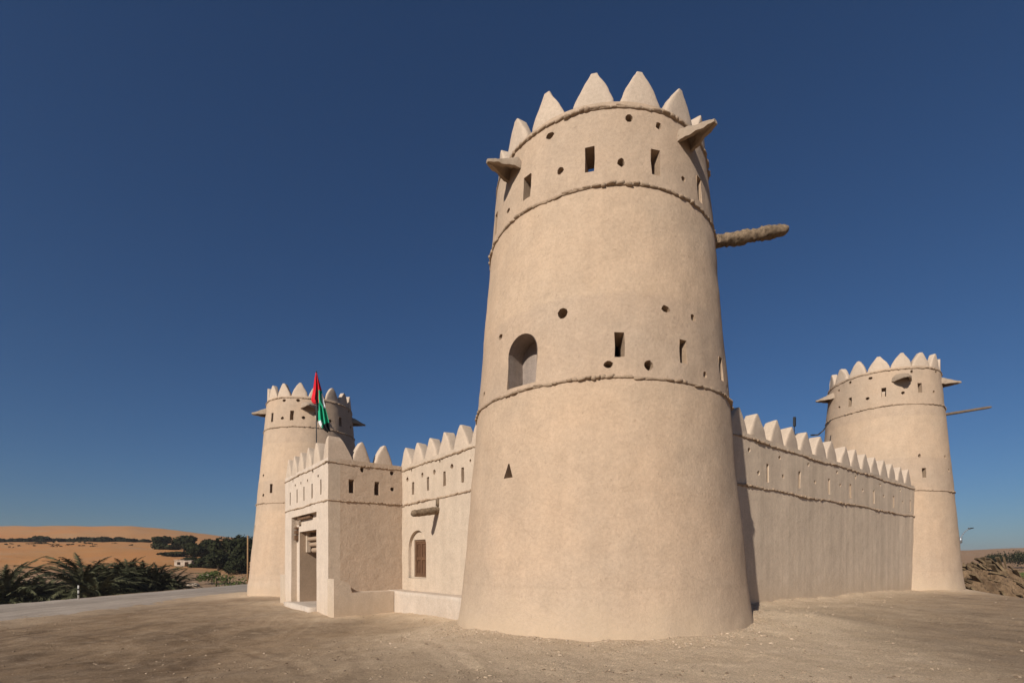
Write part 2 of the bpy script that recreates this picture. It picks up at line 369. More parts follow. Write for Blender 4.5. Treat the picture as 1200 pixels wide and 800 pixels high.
def openings(fr_of, items, parent, passes):
    """items: (kind, position, z, w, h, depth); fr_of(position) -> (frame, x)"""
    todo = []
    for kind, pos, z, w, h, dep in items:
        fr, x = fr_of(pos, z)
        if kind == 'slit': poly = slit_poly(x, z, w, h); nm = 'loophole'
        elif kind == 'hole': poly = hole_poly(x, z, w); nm = 'peephole'
        elif kind == 'tri': poly = [(x-w/2, z-h/2), (x+w/2, z-h/2), (x+w*.06, z+h/2), (x-w*.06, z+h/2)]; nm = 'triangular_vent'
        elif kind == 'arch':
            r = w/2; zs = z+h/2-r; poly = [(x-r*.98, z-h/2), (x+r*.98, z-h/2)]+[(x+r*math.cos(t), zs+r*1.05*math.sin(t)) for t in np.linspace(0, math.pi, 15)]; nm = 'arched_niche'
        tp = .97 if kind == 'arch' else (.72 if kind == 'slit' and dep > .3 else .85)
        passes.append(prism(fr, poly, -dep-(.02 if dep < .49 else .45), .35, grow=.004))
        todo.append((nm, fr, poly, dep, kind, tp))
    def finish():
        for nm, fr, poly, dep, kind, tp in todo:
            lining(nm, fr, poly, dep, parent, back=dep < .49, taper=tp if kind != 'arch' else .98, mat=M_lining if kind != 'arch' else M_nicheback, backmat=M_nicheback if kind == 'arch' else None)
    return finish

# ------------------------------------------------------------------ stone string courses
BOXF = [(0, 1, 2, 3), (4, 7, 6, 5), (0, 4, 5, 1), (1, 5, 6, 2), (2, 6, 7, 3), (3, 7, 4, 0)]
def lump_mesh(fr_p, L, h, pr, seed):
    """a rounded irregular lump: rings of an ellipsoid, half sunk in the wall; fr_p maps (along, out, up)"""
    V = []; F = []; nu, nv = 6, 8
    rr = random.Random(seed)
    for i in range(1, nu):
        a = math.pi*i/nu
        for j in range(nv):
            b = 2*math.pi*j/nv; k = rr.uniform(.8, 1.18)
            sx = math.cos(a); sy = math.sin(a)*math.cos(b); sz = math.sin(a)*math.sin(b)
            q = lambda t: math.copysign(abs(t)**.75, t)
            V.append(fr_p(q(sx)*L/2*k, q(sy)*pr*k, q(sz)*h/2*k))
    a = len(V); V.append(fr_p(L/2*.98, 0, 0)); V.append(fr_p(-L/2*.98, 0, 0))
    for i in range(nu-2):
        for j in range(nv): F.append((i*nv+j, i*nv+(j+1) % nv, (i+1)*nv+(j+1) % nv, (i+1)*nv+j))
    for j in range(nv): F.append((a, (j+1) % nv, j)); F.append((a+1, (nu-2)*nv+j, (nu-2)*nv+(j+1) % nv))
    return V, F
def course(total, point, parent, size=1.0, density=1.0, seed=1, closed=False):
    """point(s, out, up) -> world; a line of small stones set in mud"""
    mb = MB(); s = 0; rr = random.Random(seed); w1, w2 = rr.uniform(0, 9), rr.uniform(0, 9)
    while s < total:
        mod = .5+.5*math.sin(s*.9+w1)*math.sin(s*2.3+w2)
        L = rr.uniform(.07, .17)*size*(1+.5*(1-mod)); h = rr.uniform(.045, .075)*size*(.8+.5*mod); pr = rr.uniform(.03, .06)*size*(.55+.75*mod)
        up = rr.uniform(-.018, .018)*size+.015*math.sin(s*1.7+w2)
        if rr.random() < .93*density:
            tilt = rr.uniform(-.2, .2)
            V, F = lump_mesh(lambda a, o, z, s0=s+L/2, u=up, t=tilt: point(s0+a, o, u+z+a*t), L*1.12, h, pr, rr.random())
            mb.add(V, F)
        s += L*rr.uniform(.92, 1.12)
    nb_ = int(total/.06); V = []; sec = 6
    for i in range(nb_ if closed else nb_+1):
        s_ = total*i/nb_; k = .75+.5*rr.random(); zc = .015*math.sin(s_*1.7+w2)
        for j in range(sec): a = 2*math.pi*j/sec; V.append(point(s_, .024*size*k*math.cos(a), zc+.026*size*k*math.sin(a)))
    m_ = nb_ if closed else nb_+1
    mb.add(V, [(i*sec+j, i*sec+(j+1) % sec, ((i+1) % m_)*sec+(j+1) % sec, ((i+1) % m_)*sec+j) for i in range(nb_) for j in range(sec)])
    return mb.build('string_course', M_course, parent)

# ------------------------------------------------------------------ merlons
def merlon(point, W, H, T, prof, parent, mat=None, name='merlon', seed=0, lean=0.0):
    """point(x, d, z): d is 0 at the outer face and negative inwards"""
    rr = random.Random(seed); V = []; nz = 11; NS = 20
    hs = [0, .06, .16, .28, .40, .52, .64, .76, .87, .95, .99, 1.0]
    ph = rr.uniform(0, 60)
    for k, t in enumerate(hs):
        w = W/2*prof(t); th = T/2*(1-.10*t)
        if k == len(hs)-1: w *= .75; th *= .8
        bev = min(.06, w*.5, th*.5)
        for i in range(NS):
            a = 2*math.pi*(i+.5)/NS; c, s_ = math.cos(a), math.sin(a)
            e = .28
            x = math.copysign(abs(c)**e, c)*w; y = math.copysign(abs(s_)**e, s_)*th
            V.append((x+lean*t*.05, y-T/2, t*H))
    V = np.array(V); Q = V*3.1+ph
    V[:, 0] += .018*vnoise(Q)+.012*vnoise(Q*3.3)+rr.uniform(-.03, .03)*V[:, 2]/H; V[:, 1] += .016*vnoise(Q+31)*(V[:, 2] > .02); V[:, 2] += .022*vnoise(Q+57)*(V[:, 2] > .05)
    W3 = [point(*v) for v in V]
    F = [(k*NS+i, k*NS+(i+1) % NS, (k+1)*NS+(i+1) % NS, (k+1)*NS+i) for k in range(len(hs)-1) for i in range(NS)]
    F.append(tuple(range((len(hs)-1)*NS, len(hs)*NS))); F.append(tuple(range(NS))[::-1])
    return mk(name, W3, F, mat or M_merlon, parent, sharp=55)
def prof_tower(t): return 1.0-.03*t if t < .17 else max(.17, 1-(t-.17)/.83*.86+.055*math.sin(math.pi*(t-.17)/.83))
def prof_round(t): return max(.14, 1-.88*t**1.6)
def prof_wall(t): return max(.09, 1-.93*t**1.55)
def prof_left(t): return max(.11, 1-.91*t**1.5)

# ------------------------------------------------------------------ towers
def hood(fr, z, W, L, H, parent):
    """mud beak over a hole: plan triangle, flat open underside"""
    V = []; F = []; K = 16; out = []
    for k in range(K):
        t = k/(K-1); o = -.12+(L+.12)*t; tt = max(0, o/L)
        w = W/2*(1-tt)**.85+.05; zt = H*(1-tt)**1.1+.07; c = .035+.035*(1-tt)
        sec_o = [(-w, 0), (-w*.97, zt*.55), (-w*.6, zt*.95), (0, zt*1.06), (w*.6, zt*.95), (w*.97, zt*.55), (w, 0)]
        wi = max(.012, w-.085); zi = max(.02, zt-.08)
        sec_i = [(wi, 0), (wi*.97, zi*.55), (wi*.6, zi*.93), (0, zi), (-wi*.6, zi*.93), (-wi*.97, zi*.55), (-wi, 0)]
        for x, zz in sec_o+sec_i:
            V.append([x, o, zz])
    n = 14
    for k in range(K-1):
        for i in range(n): F.append((k*n+i, k*n+(i+1) % n, (k+1)*n+(i+1) % n, (k+1)*n+i))
    F.append(tuple(range(n))[::-1]); F.append(tuple(range((K-1)*n, K*n)))
    V = np.array(V); q_ = random.uniform(0, 80); V[:, 2] += .014*vnoise(V*5+q_)+.014*vnoise(V*19+q_); V[:, 0] += .025*vnoise(V*8+q_+9); V[:, 1] += .02*vnoise(V*9+q_+30)*(V[:, 1] > 0)
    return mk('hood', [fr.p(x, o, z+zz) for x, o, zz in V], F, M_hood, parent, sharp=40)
def log(p0, p1, r0, r1, mat, parent, name, bark=.15, n=20, rings=44, halfpipe=False):
    p0 = np.array(p0, float); p1 = np.array(p1, float); ax = p1-p0; L = np.linalg.norm(ax); ax /= L
    a = np.cross(ax, UP); a /= np.linalg.norm(a); b = np.cross(a, ax); V = []; ph = random.uniform(0, 50)
    for k in range(rings+1):
        t = k/rings; r = r0+(r1-r0)*t
        e = 1.0 if t < .93 else math.sqrt(max(.05, 1-((t-.93)/.07)**2*.75))
        ring_ = 1+bark*.35*((k % 4 == 0)-.25)+bark*.3*math.sin(k*.45+ph)
        for i in range(n):
            an = 2*math.pi*i/n
            V.append(p0+ax*L*t+(a*math.cos(an)+b*math.sin(an))*r*e*ring_)
    V = np.array(V); c = np.repeat([p0+ax*L*k/rings for k in range(rings+1)], n, 0)
    f = 1+bark*.55*vnoise(V*8+ph)+bark*1.2*vnoise(V*27+ph); V = c+(V-c)*f[:, None]
    F = [(k*n+i, k*n+(i+1) % n, (k+1)*n+(i+1) % n, (k+1)*n+i) for k in range(rings) for i in range(n)]
    F.append(tuple(range(rings*n, rings*n+n))); F.append(tuple(range(n))[::-1])
    return mk(name, V, F, mat, parent, sharp=60)

def tower_dr(Q): Q = np.asarray(Q, float).reshape(-1, 3); return .030*fbm(Q*.55, 2)+.012*vnoise(Q*2.1)+.005*vnoise(Q*6.)
def tower(name, label, c, r0, k, zA, zB, zC, sill, mtop, items, hoods, beam, m0, z_bot=-1.6, zfloor=None, seg=240, mw=.88, mprof=None):
    root = thing(name, label, 'tower', (c[0], c[1], gz(c[0], c[1]-3.5)), 'round corner towers of the fort')
    R = lambda z: r0-k*z
    ztop = zA+sill; zfloor = zfloor or zB-.35
    prof = []
    z = z_bot
    while z < ztop-1e-6: prof.append((R(max(z, 0))+max(0, -z)*.02, z)); z += .105
    prof += [(R(ztop)-.01, ztop-.015), (R(ztop)-.03, ztop), (R(ztop)-.32, ztop), (R(ztop)-.36, ztop-.03)]
    z = ztop-.2
    while z > zfloor+.05: prof.append((R(z)-.40, z)); z -= .25
    prof += [(R(zfloor)-.42, zfloor)]
    V = []; n = seg
    for r, z in prof:
        for i in range(n):
            a = 2*math.pi*i/n; V.append((r*math.sin(a), r*math.cos(a), z))
    V = np.array(V); Q = V+np.array([c[0], c[1], 0])
    dr = tower_dr(Q)
    dr = dr*(1-.0*V[:, 2])+.05*np.exp(-np.clip(V[:, 2], 0, 9)/.25)*1.0         # flared foot
    rr_ = np.hypot(V[:, 0], V[:, 1]); V[:, 0] *= 1+dr/rr_; V[:, 1] *= 1+dr/rr_
    V[:, 0] += c[0]; V[:, 1] += c[1]
    F = [(j*n+(i+1) % n, j*n+i, (j+1)*n+i, (j+1)*n+(i+1) % n) for j in range(len(prof)-1) for i in range(n)]
    F.append(tuple(range(n))); F.append(tuple(range((len(prof)-1)*n, len(prof)*n))[::-1])
    body = mk('body', V, F, M_tower, root)
    body_off = world_loc(root)
    def cyl(r1, r2, za, zb, m=64):
        vv = [(r*math.sin(2*math.pi*i/m)+c[0], r*math.cos(2*math.pi*i/m)+c[1], z) for r, z in ((r1, za), (r2, zb)) for i in range(m)]
        return vv, [(i, (i+1) % m, m+(i+1) % m, m+i) for i in range(m)]+[tuple(range(m)), tuple(range(m, 2*m))]
    p1 = [cyl(R(zC)-.62, R(zfloor)-.62, zC-.2, zfloor-.4)]
    p2 = []
    def fr_of(bear, z):
        b = RAD(bear); o = np.array([math.sin(b), math.cos(b), 0]); t = np.array([-math.cos(b), math.sin(b), 0])   # x to the viewer's right
        q = np.array([c[0], c[1], 0])+o*R(z)
        return Frame(q+o*float(tower_dr(q+UP*z)[0]), t, o), 0.0
    fin = openings(fr_of, items, root, p2)
    shift = lambda L: [([np.array(v)-body_off for v in V], F) for V, F in L]
    # boolean works in world space, objects keep their own transform
    bpy.context.view_layer.update()
    carve(body, [p1, p2]); fin()
    for zz, sz, sd in ((zA, 1.12, 3), (zB, 1.08, 5), (zC, 1.05, 8)):
        Rz = R(zz)+.004
        aa = np.linspace(0, 2*math.pi, 400); dd = tower_dr(np.stack([c[0]+Rz*np.sin(aa), c[1]+Rz*np.cos(aa), aa*0+zz], 1))
        def ring_pt(s, o, u, Rz=Rz, zz=zz, aa=aa, dd=dd):
            a = s/Rz; q = Rz+o+float(np.interp(a % (2*math.pi), aa, dd)); return np.array([c[0]+q*math.sin(a), c[1]+q*math.cos(a), zz+u])
        course(2*math.pi*Rz, ring_pt, root, sz, seed=sd+int(c[0]*10), closed=True)
    nm = 16
    for i in range(nm):
        b0 = RAD(m0+360/nm*i); Ro = R(ztop)-.005
        H = mtop-ztop+.0+random.uniform(-.03, .03)
        merlon(lambda x, d, z, b0=b0: np.array([c[0]+(Ro+d-.03*z)*math.sin(b0+x/Ro), c[1]+(Ro+d-.03*z)*math.cos(b0+x/Ro), ztop-.05+z]), mw*random.uniform(.95, 1.05), H+.05, .30, mprof or prof_tower, root, seed=i*7+int(c[1]), lean=random.uniform(-1, 1))
    for b, z, W, L, H in hoods:
        fr, _ = fr_of(b, z); fr.o = fr.o.copy(); hood(fr, z, W, L, H, root)
    if beam:
        b, z, L, ra, rb, m, nmn, bark = beam; fr, _ = fr_of(b, z)
        log(fr.p(0, -.35, z-.05), fr.p(0, L, z+(.24 if L > 1.9 else 0)), ra, rb, m, root, nmn, bark)
    return root
def it(kind, lst, w, h, dep): return [(kind, b, z+1.5, w*random.uniform(.93, 1.07), h*random.uniform(.95, 1.05), dep) for b, z in lst]
main_items = (it('slit', [(-166.4, 8.28), (-135.7, 8.22), (164.7, 8.22), (137.6, 8.11)], .20, .55, .5)
              + it('slit', [(-177.8, 4.27), (156.3, 4.24), (130.6, 4.20)], .205, .50, .5)
              + [('hole', b, z+1.5, r, r, d) for b, z, r, d in [(-153.4, 8.19, .085, .10), (-179.6, 8.14, .085, .3), (176.3, 9.11, .082, .3), (162., 9.08, .075, .3), (-147.3, 9.13, .085, .3), (149.7, 8.09, .062, .25), (-122.1, 8.05, .06, .25), (-156.3, 5.05, .105, .3), (163.5, 5.07, .085, .2), (150, 5.02, .075, .25), (-123.6, 5.05, .075, .3), (-173.7, 3.87, .085, .3), (171.6, 3.86, .10, .3), (144.7, 3.87, .07, .25), (123.2, 3.89, .07, .25), (-111.4, 3.93, .06, .25)]]
              + [('arch', -138.6, 5.76, .80, 1.10, .485), ('tri', -135.3, 3.40, .27, .30, .3)]
              + it('slit', [(-106, 8.2), (-75, 8.2), (-45, 8.2), (-15, 8.2), (15, 8.25), (45, 8.2), (75, 8.2), (106, 8.2)], .20, .55, .5))
tower('main_tower', 'huge tapering round mud tower filling the middle, nearest to the viewer', MAIN, 3.59, .088, 10.88, 9.15, 5.10, .13, 11.72, main_items,
      [(-124.0, 10.34, .46, .70, .24), (146.5, 10.38, .42, .72, .28), (60, 10.4, .8, .75, .3), (-30, 10.4, .8, .75, .3)],
      (95, 9.58, 1.97, .165, .135, M_log, 'timber_beam', .21), -167.7)
left_items = (it('slit', [(-149, 8.6), (-179.2, 8.62), (117, 8.64), (150.5, 8.65)], .21, .56, .5) + it('slit', [(-157, 4.25)], .2, .55, .5) + it('slit', [(-127.3, 1.93)], .16, .4, .3)
              + [('hole', b, z+1.5, .10, .1, .3) for b, z in [(-167.4, 9.56), (173.3, 9.55), (-166.5, 8.48), (166.3, 8.51), (132.9, 8.53), (140.2, 9.57), (94.9, 9.57), (93.4, 8.57), (-139.1, 5.11), (-143.6, 3.89)]])
tower('round_tower', 'round tower at the far left with a flag hanging in front of it', LEFT, 3.56, .090, 11.22, 9.45, 4.89, .13, 12.14, left_items,
      [(-117, 10.52, .85, .78, .34), (160, 10.55, .85, .80, .34), (72, 10.5, .85, .80, .34)], None, -165.3, seg=160, mw=.97, mprof=prof_round)
right_items = (it('slit', [(-111.5, 8.82), (-145, 8.97), (-179.8, 9.04)], .2, .5, .5) + it('slit', [(-178.1, 4.52)], .2, .5, .5)
               + [('hole', b, z+1.5, .085, .1, .3) for b, z in [(-110.2, 9.94), (-132.3, 9.87), (-172.1, 9.92), (154.7, 9.97), (-96.8, 8.73), (-129.8, 8.78), (-162.6, 8.81), (162.7, 8.85), (-93.4, 9.73), (-174.7, 5.41), (153.8, 5.42), (149.3, 4.72)]])
tower('round_tower', 'round tower at the far right end of the long wall, thin pole jutting out', RIGHT, 3.55, .081, 11.62, 9.69, 5.10, .13, 12.48, right_items,
      [(-161.8, 10.94, .80, .72, .34), (-76.4, 10.9, .80, .78, .34), (130, 10.98, .80, .78, .34)], (132.1, 9.42, 1.79, .078, .062, M_pole, 'wooden_pole', .08), -162.1, seg=160, mw=1.0, mprof=prof_round)

# ------------------------------------------------------------------ straight walls
def wall_dr(W, amp=.02): W = np.asarray(W, float).reshape(-1, 3); return amp*fbm(W*.5, 2)+amp*.45*vnoise(W*1.9)+amp*.2*vnoise(W*6)
def wall_line(fr, a, b, z, amp=.02):
    xs = np.linspace(a, b, 300); d = wall_dr(np.array([fr.p(x, 0, z) for x in xs]), amp); return lambda x: float(np.interp(x, xs, d))
def box_grid(fr, x0, x1, d0, d1, z0, z1, st=.16, amp=.02):
    """closed box in a frame, welded grid, wobbling faces"""
    nx, nd, nz = (max(2, int(round(abs(b-a)/st))) for a, b in ((x0, x1), (d0, d1), (z0, z1)))
    xs = np.linspace(x0, x1, nx+1); ds = np.linspace(d0, d1, nd+1); zs = np.linspace(z0, z1, nz+1)
    idx = {}; V = []
    def vid(i, j, k):
        key = (i, j, k)
        if key not in idx: idx[key] = len(V); V.append((xs[i], ds[j], zs[k]))
        return idx[key]
    F = []
    for i in range(nx):
        for k in range(nz):
            for j in (0, nd):
                q = [vid(i, j, k), vid(i+1, j, k), vid(i+1, j, k+1), vid(i, j, k+1)]; F.append(q if j == 0 else q[::-1])
    for j in range(nd):
        for k in range(nz):
            for i in (0, nx):
                q = [vid(i, j, k), vid(i, j, k+1), vid(i, j+1, k+1), vid(i, j+1, k)]; F.append(q if i == 0 else q[::-1])
    for i in range(nx):
        for j in range(nd):
            for k in (0, nz):
                q = [vid(i, j, k), vid(i, j+1, k), vid(i+1, j+1, k), vid(i+1, j, k)]; F.append(q if k == 0 else q[::-1])
    V = np.array(V); W = np.array([fr.p(*v) for v in V])
    a = wall_dr(W, amp); b = amp*.5*vnoise(W*.9+40); e = amp*.6*vnoise(W*1.3+80)
    W += np.outer(a, fr.d)+np.outer(b, fr.x)+np.outer(e, UP)*(V[:, 2] > z0+.5)[:, None]
    return W, F
def fixn(o):
    bm = bmesh.new(); bm.from_mesh(o.data); bmesh.ops.recalc_face_normals(bm, faces=bm.faces); bm.to_mesh(o.data); bm.free()
ZS, ZL, SILL = 5.16, 3.75, .17               # upper string, lower string, sill height above it
def curtain(name, label, fr, s0, s1, d_face, items, peaks, pw, prof, T, mat, c0, c1, seed):
    base = fr.p((s0+s1)/2, d_face, 0); root = thing(name, label, 'wall', (base[0], base[1], gz(base[0], base[1])))
    W, F = box_grid(fr, s0, s1, d_face-.75, d_face, -1.2, ZS+SILL)
    body = mk('body', W, F, mat, root); fixn(body)
    f2 = Frame(fr.o+fr.d*d_face, fr.x, fr.d); p2 = []
    fin = openings(lambda pos, z: (f2, pos), items, root, p2)
    bpy.context.view_layer.update()
    # wall walk behind the parapet
    p1 = [prism(Frame(fr.o, fr.x, fr.d), [(s0-1, ZS-.9), (s1+1, ZS-.9), (s1+1, ZS+1), (s0-1, ZS+1)], d_face-2, d_face-.46)]
    return root, body, p1, p2, fin, f2
def crown(root, f2, c0, c1, peaks, pw, prof, T, seed, top=6.07):
    for zz, sd in ((ZS, 1), (ZL, 2)):
        course(c1-c0, lambda s, o, u, zz=zz, g=wall_line(f2, c0, c1, zz): f2.p(c0+s, o+.004+g(c0+s), zz+u+.02*math.sin(s*.7)), root, 1.1, seed=seed+sd)
    for i, s in enumerate(peaks):
        merlon(lambda x, d, z, s=s: f2.p(s+x, d-.004, ZS+SILL-.05+z), pw*random.uniform(.96, 1.05), top-ZS-SILL+.05+random.uniform(-.02, .03), T, prof, root, seed=seed*31+i, lean=random.uniform(-1, 1))
# right curtain wall
fR = Frame(P0, dR, nR)
rw_items = ([('slit', s, z+1.5, .17, .58, .34) for s, z in [(6.44, 2.77), (8.79, 2.79), (11.39, 2.79), (13.62, 2.8), (16.36, 2.78), (19.15, 2.76), (21.8, 2.75)]]
            + [('hole', s, z+1.5, .075, .1, .22) for s, z in [(5.26, 3.35), (5.84, 2.71), (7.30, 3.37), (7.56, 2.78), (9.52, 3.4), (10.11, 2.84), (12.19, 3.42), (12.52, 2.95), (14.17, 3.43), (14.99, 2.95), (17.21, 3.39), (17.68, 2.92), (20.12, 3.39), (20.53, 2.86)]])
root, body, p1, p2, fin, f2 = curtain('curtain_wall', 'long battlemented mud wall running right from the big tower, pale streaks down its face', fR, 1.2, 23.6, D_RW, rw_items, None, 0, None, 0, M_wall, 0, 0, 50)
carve(body, [p1, p2]); fin()
peaksR = [4.72, 5.93, 7.21, 8.28, 9.45, 10.72, 11.77, 13.16, 14.25, 15.46, 16.63, 17.85, 19.0, 20.26, 21.51]
crown(root, f2, 3.0, 22.9, peaksR, 1.10, prof_wall, .43, 50)
# left curtain wall, with window, spout and ledge
fL = Frame(P0, dL, nL)
lw_items = ([('slit', s, z+1.5, .17, .50, .26) for s, z in [(9.07, 2.83), (7.84, 2.86), (6.64, 2.89), (5.43, 2.87)]]
            + [('hole', s, z+1.5, .095, .1, .14) for s, z in [(9.55, 3.24), (8.29, 3.25), (7.37, 3.23), (6.12, 3.26)]]
            + [('hole', s, z+1.5, .05, .1, .12) for s, z in [(9.2, 3.56), (6.95, 3.56), (4.96, 3.27), (7.08, 2.12)]])
root, body, p1, p2, fin, f2 = curtain('curtain_wall', 'short battlemented wall between the gatehouse and the big tower, with a shuttered arched window', fL, 1.2, 23.5, D_LW, lw_items, None, 0, None, 0, M_gate, 0, 0, 70)
def arch_poly(x, z0, z1, w, n=18):
    r = w/2; zs = z1-r; return [(x-r, z0), (x+r, z0)]+[(x+r*math.cos(t), zs+r*math.sin(t)) for t in np.linspace(0, math.pi, n)]
WX, WZ0, WZ1 = 8.70, .80, 2.66
npoly = arch_poly(WX, WZ0, WZ1, 1.50)
wpoly = [(WX-.49, .84), (WX+.49, .84), (WX+.49, 2.30), (WX-.49, 2.30)]
carve(body, [p1, p2+[prism(f2, npoly, -.125, .4)], [prism(f2, wpoly, -.29, .4)]]); fin()
crown(root, f2, 3.2, 23.0, [9.76, 8.73, 7.72, 6.70, 5.62, 4.55, 3.45]+[16.9+1.05*i for i in range(6)], .90, prof_left, .45, 70)
# niche lining (back wall with a hole for the window, and reveals)
nb = MB(); n = len(npoly); A = [f2.p(x, -.118, z) for x, z in npoly]; B = [f2.p(x*.999+WX*.001, -.004, z) for x, z in npoly]
nb.add(A+B, [(i, (i+1) % n, n+(i+1) % n, n+i) for i in range(n)])
nb.build('niche', M_niche, root, smoothing=False)
def bar(fr, x0, x1, d0, d1, z0, z1): 
    V = [fr.p(x, d, z) for d in (d0, d1) for x, z in ((x0, z0), (x1, z0), (x1, z1), (x0, z1))]
    return V, BOXF
wf = MB()
for a in ((WX-.49, WX-.41, -.235, -.16, .84, 2.30), (WX+.41, WX+.49, -.235, -.16, .84, 2.30), (WX-.41, WX+.41, -.235, -.163, 2.22, 2.30), (WX-.41, WX+.41, -.235, -.163, .84, .90)): wf.add(*bar(f2, *a))
win = wf.build('window_frame', M_frame, root, smoothing=False)
for sgn in (-1, 1):
    sh = MB(); xa, xb = (WX-.407, WX-.006) if sgn < 0 else (WX+.006, WX+.407)
    sh.add(*bar(f2, xa, xb, -.232, -.212, .903, 2.217))
    for x0, x1, z0, z1 in ((xa, xa+.06, .903, 2.217), (xb-.06, xb, .903, 2.217), (xa+.06, xb-.06, .903, .99), (xa+.06, xb-.06, 2.13, 2.217), (xa+.06, xb-.06, 1.50, 1.62)): sh.add(*bar(f2, x0, x1, -.211, -.18, z0, z1))
    for k in range(2): x = xa+.06+(xb-xa-.12)*(k+1)/3; sh.add(*bar(f2, x-.012, x+.012, -.211, -.196, .99, 1.50)); sh.add(*bar(f2, x-.012, x+.012, -.211, -.196, 1.62, 2.13))
    sh.build('shutter', M_shutter, win, smoothing=False)
# ledge at the wall's foot
W, F = box_grid(fL, 1.5, 10.3, D_LW-.1, D_LEDGE, -1.2, .31, st=.13, amp=.035); lg = mk('ledge', W, F, M_ledge, root); fixn(lg)
# water spout: hollowed palm log
p_root = f2.p(7.10, -.3, 3.36); p_tip = f2.p(7.10, 1.05, 3.12)
sp = log(p_root, p_tip, .145, .12, M_log, root, 'water_spout', .12, rings=20)
sv = MB(); sv.add(*bar(f2, 7.02, 7.16, -.05, .05, 3.46, 3.72)); sv.build('spout_stub', M_log, root)

# ------------------------------------------------------------------ gatehouse
gc = fL.p((S_GR+S_GL)/2, D_GF-1.5, 0)
G = thing('gatehouse', 'square battlemented gatehouse with a tall open doorway, projecting from the left wall', 'gatehouse', (gc[0], gc[1], gz(gc[0]-1, gc[1]-2)))
fG = Frame(fL.p(0, D_GF, 0), dL, nL)                 # x along dL, d out of the front
fS = Frame(P0+dL*S_GR, nL, -dL)                      # side face: x along nL (from the main tower's centre), d towards the right
depth = D_GF-D_LW
W, F = box_grid(fG, S_GR, S_GL, -depth-.3, 0, -1.4, ZS+SILL, st=.15, amp=.014)
body = mk('body', W, F, M_gate, G); fixn(body)
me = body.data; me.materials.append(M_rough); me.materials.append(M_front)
bpy.context.view_layer.update()
g_items = ([('slit', s, z+1.5, .15, .58, .3) for s, z in [(10.9, 2.82), (12.02, 2.79), (13.14, 2.8), (14.23, 2.81), (15.35, 2.8)]]
           + [('hole', s, z+1.5, .07, .1, .2) for s, z in [(11.24, 3.29), (12.63, 3.28), (13.59, 3.29), (14.53, 3.31), (11.9, 3.56), (14.9, 3.56)]])
s_items = ([('slit', s, 4.33, .20, .52, .42) for s in (2.83, 1.81)]+[('hole', 2.41, 5.0, .09, .1, .3), ('hole', 1.18, 5.0, .09, .1, .3), ('hole', 1.16, 4.36, .09, .1, .3)])
pa = []; fin1 = openings(lambda p, z: (fG, p), g_items, G, pa); fin2 = openings(lambda p, z: (fS, p), s_items, G, pa)
roof = prism(fG, [(S_GR+.44, 4.7), (S_GL-.44, 4.7), (S_GL-.44, 7), (S_GR+.44, 7)], -depth+.05, -.44)
recess = prism(fG, [(11.43, -2), (15.14, -2), (15.14, 3.42), (11.43, 3.42)], -.235, .5)
room = prism(fG, [(11.87, -2), (14.70, -2), (14.70, 2.76), (11.87, 2.76)], -depth+.3, .5)
carve(body, [pa+[roof], [recess], [room]]); fin1(); fin2()
# rough side render: the face towards the right is a coat of its own
me = body.data
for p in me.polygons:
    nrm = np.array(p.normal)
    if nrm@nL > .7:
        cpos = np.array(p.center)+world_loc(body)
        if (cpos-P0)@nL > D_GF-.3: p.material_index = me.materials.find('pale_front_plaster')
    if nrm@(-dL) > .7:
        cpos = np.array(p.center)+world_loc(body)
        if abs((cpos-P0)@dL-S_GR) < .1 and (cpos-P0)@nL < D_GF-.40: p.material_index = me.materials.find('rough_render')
# smooth corner strip on the side
for zz, sd in ((ZS, 1), (ZL, 2)):
    course(S_GL-S_GR-.1, lambda s, o, u, zz=zz, gg=wall_line(fG, S_GR, S_GL, zz, .014): fG.p(S_GR+.05+s, o+.004+gg(S_GR+.05+s), zz+u), G, .85, seed=90+sd)
    course(D_GF-D_LW-.02, lambda s, o, u, zz=zz: fS.p(D_LW+.02+s, o+.006, zz+u), G, .85, seed=95+sd)
for i, s in enumerate([11.60, 12.70, 13.76, 14.78, 15.82]):
    merlon(lambda x, d, z, s=s: fG.p(s+x, d-.004, ZS+SILL-.05+z), .86, 6.15-ZS-SILL+.05, .42, prof_left, G, seed=200+i)
for i, s in enumerate([2.42, 1.50]):
    merlon(lambda x, d, z, s=s: fS.p(s+x, d-.004, ZS+SILL-.05+z), .77, 6.08-ZS-SILL+.05, .42, prof_left, G, seed=220+i)
# solid corner merlon: flat top, ends slope
V = []; hh = 6.14-ZS-SILL+.05; LV = 9
for k in range(LV):
    t = k/(LV-1); ex = .95-(.50)*t**1.2; ey = .62-.40*t**1.2; rnd = 0 if k < LV-1 else .03
    for x, y in ((0, 0), (ex/2, 0), (ex, 0), (ex, .21), (ex, .42), (.42, .42), (.42, ey), (.21, ey), (0, ey), (0, ey/2)):
        xx = min(max(x, 0+rnd), ex-rnd if x > .3 else x+rnd); yy = max(y, rnd)
        V.append(fS.p(D_GF-.004-xx, -.004-yy, ZS+SILL-.05+hh*t))
V = np.array(V); V += .012*np.stack([vnoise(V*3), vnoise(V*3+20), vnoise(V*3+40)], 1)
F = [(k*10+i, k*10+(i+1) % 10, (k+1)*10+(i+1) % 10, (k+1)*10+i) for k in range(LV-1) for i in range(10)]+[tuple(range((LV-1)*10, LV*10))]
cm = mk('corner_merlon', V, F, M_merlon, G, sharp=40); fixn(cm)
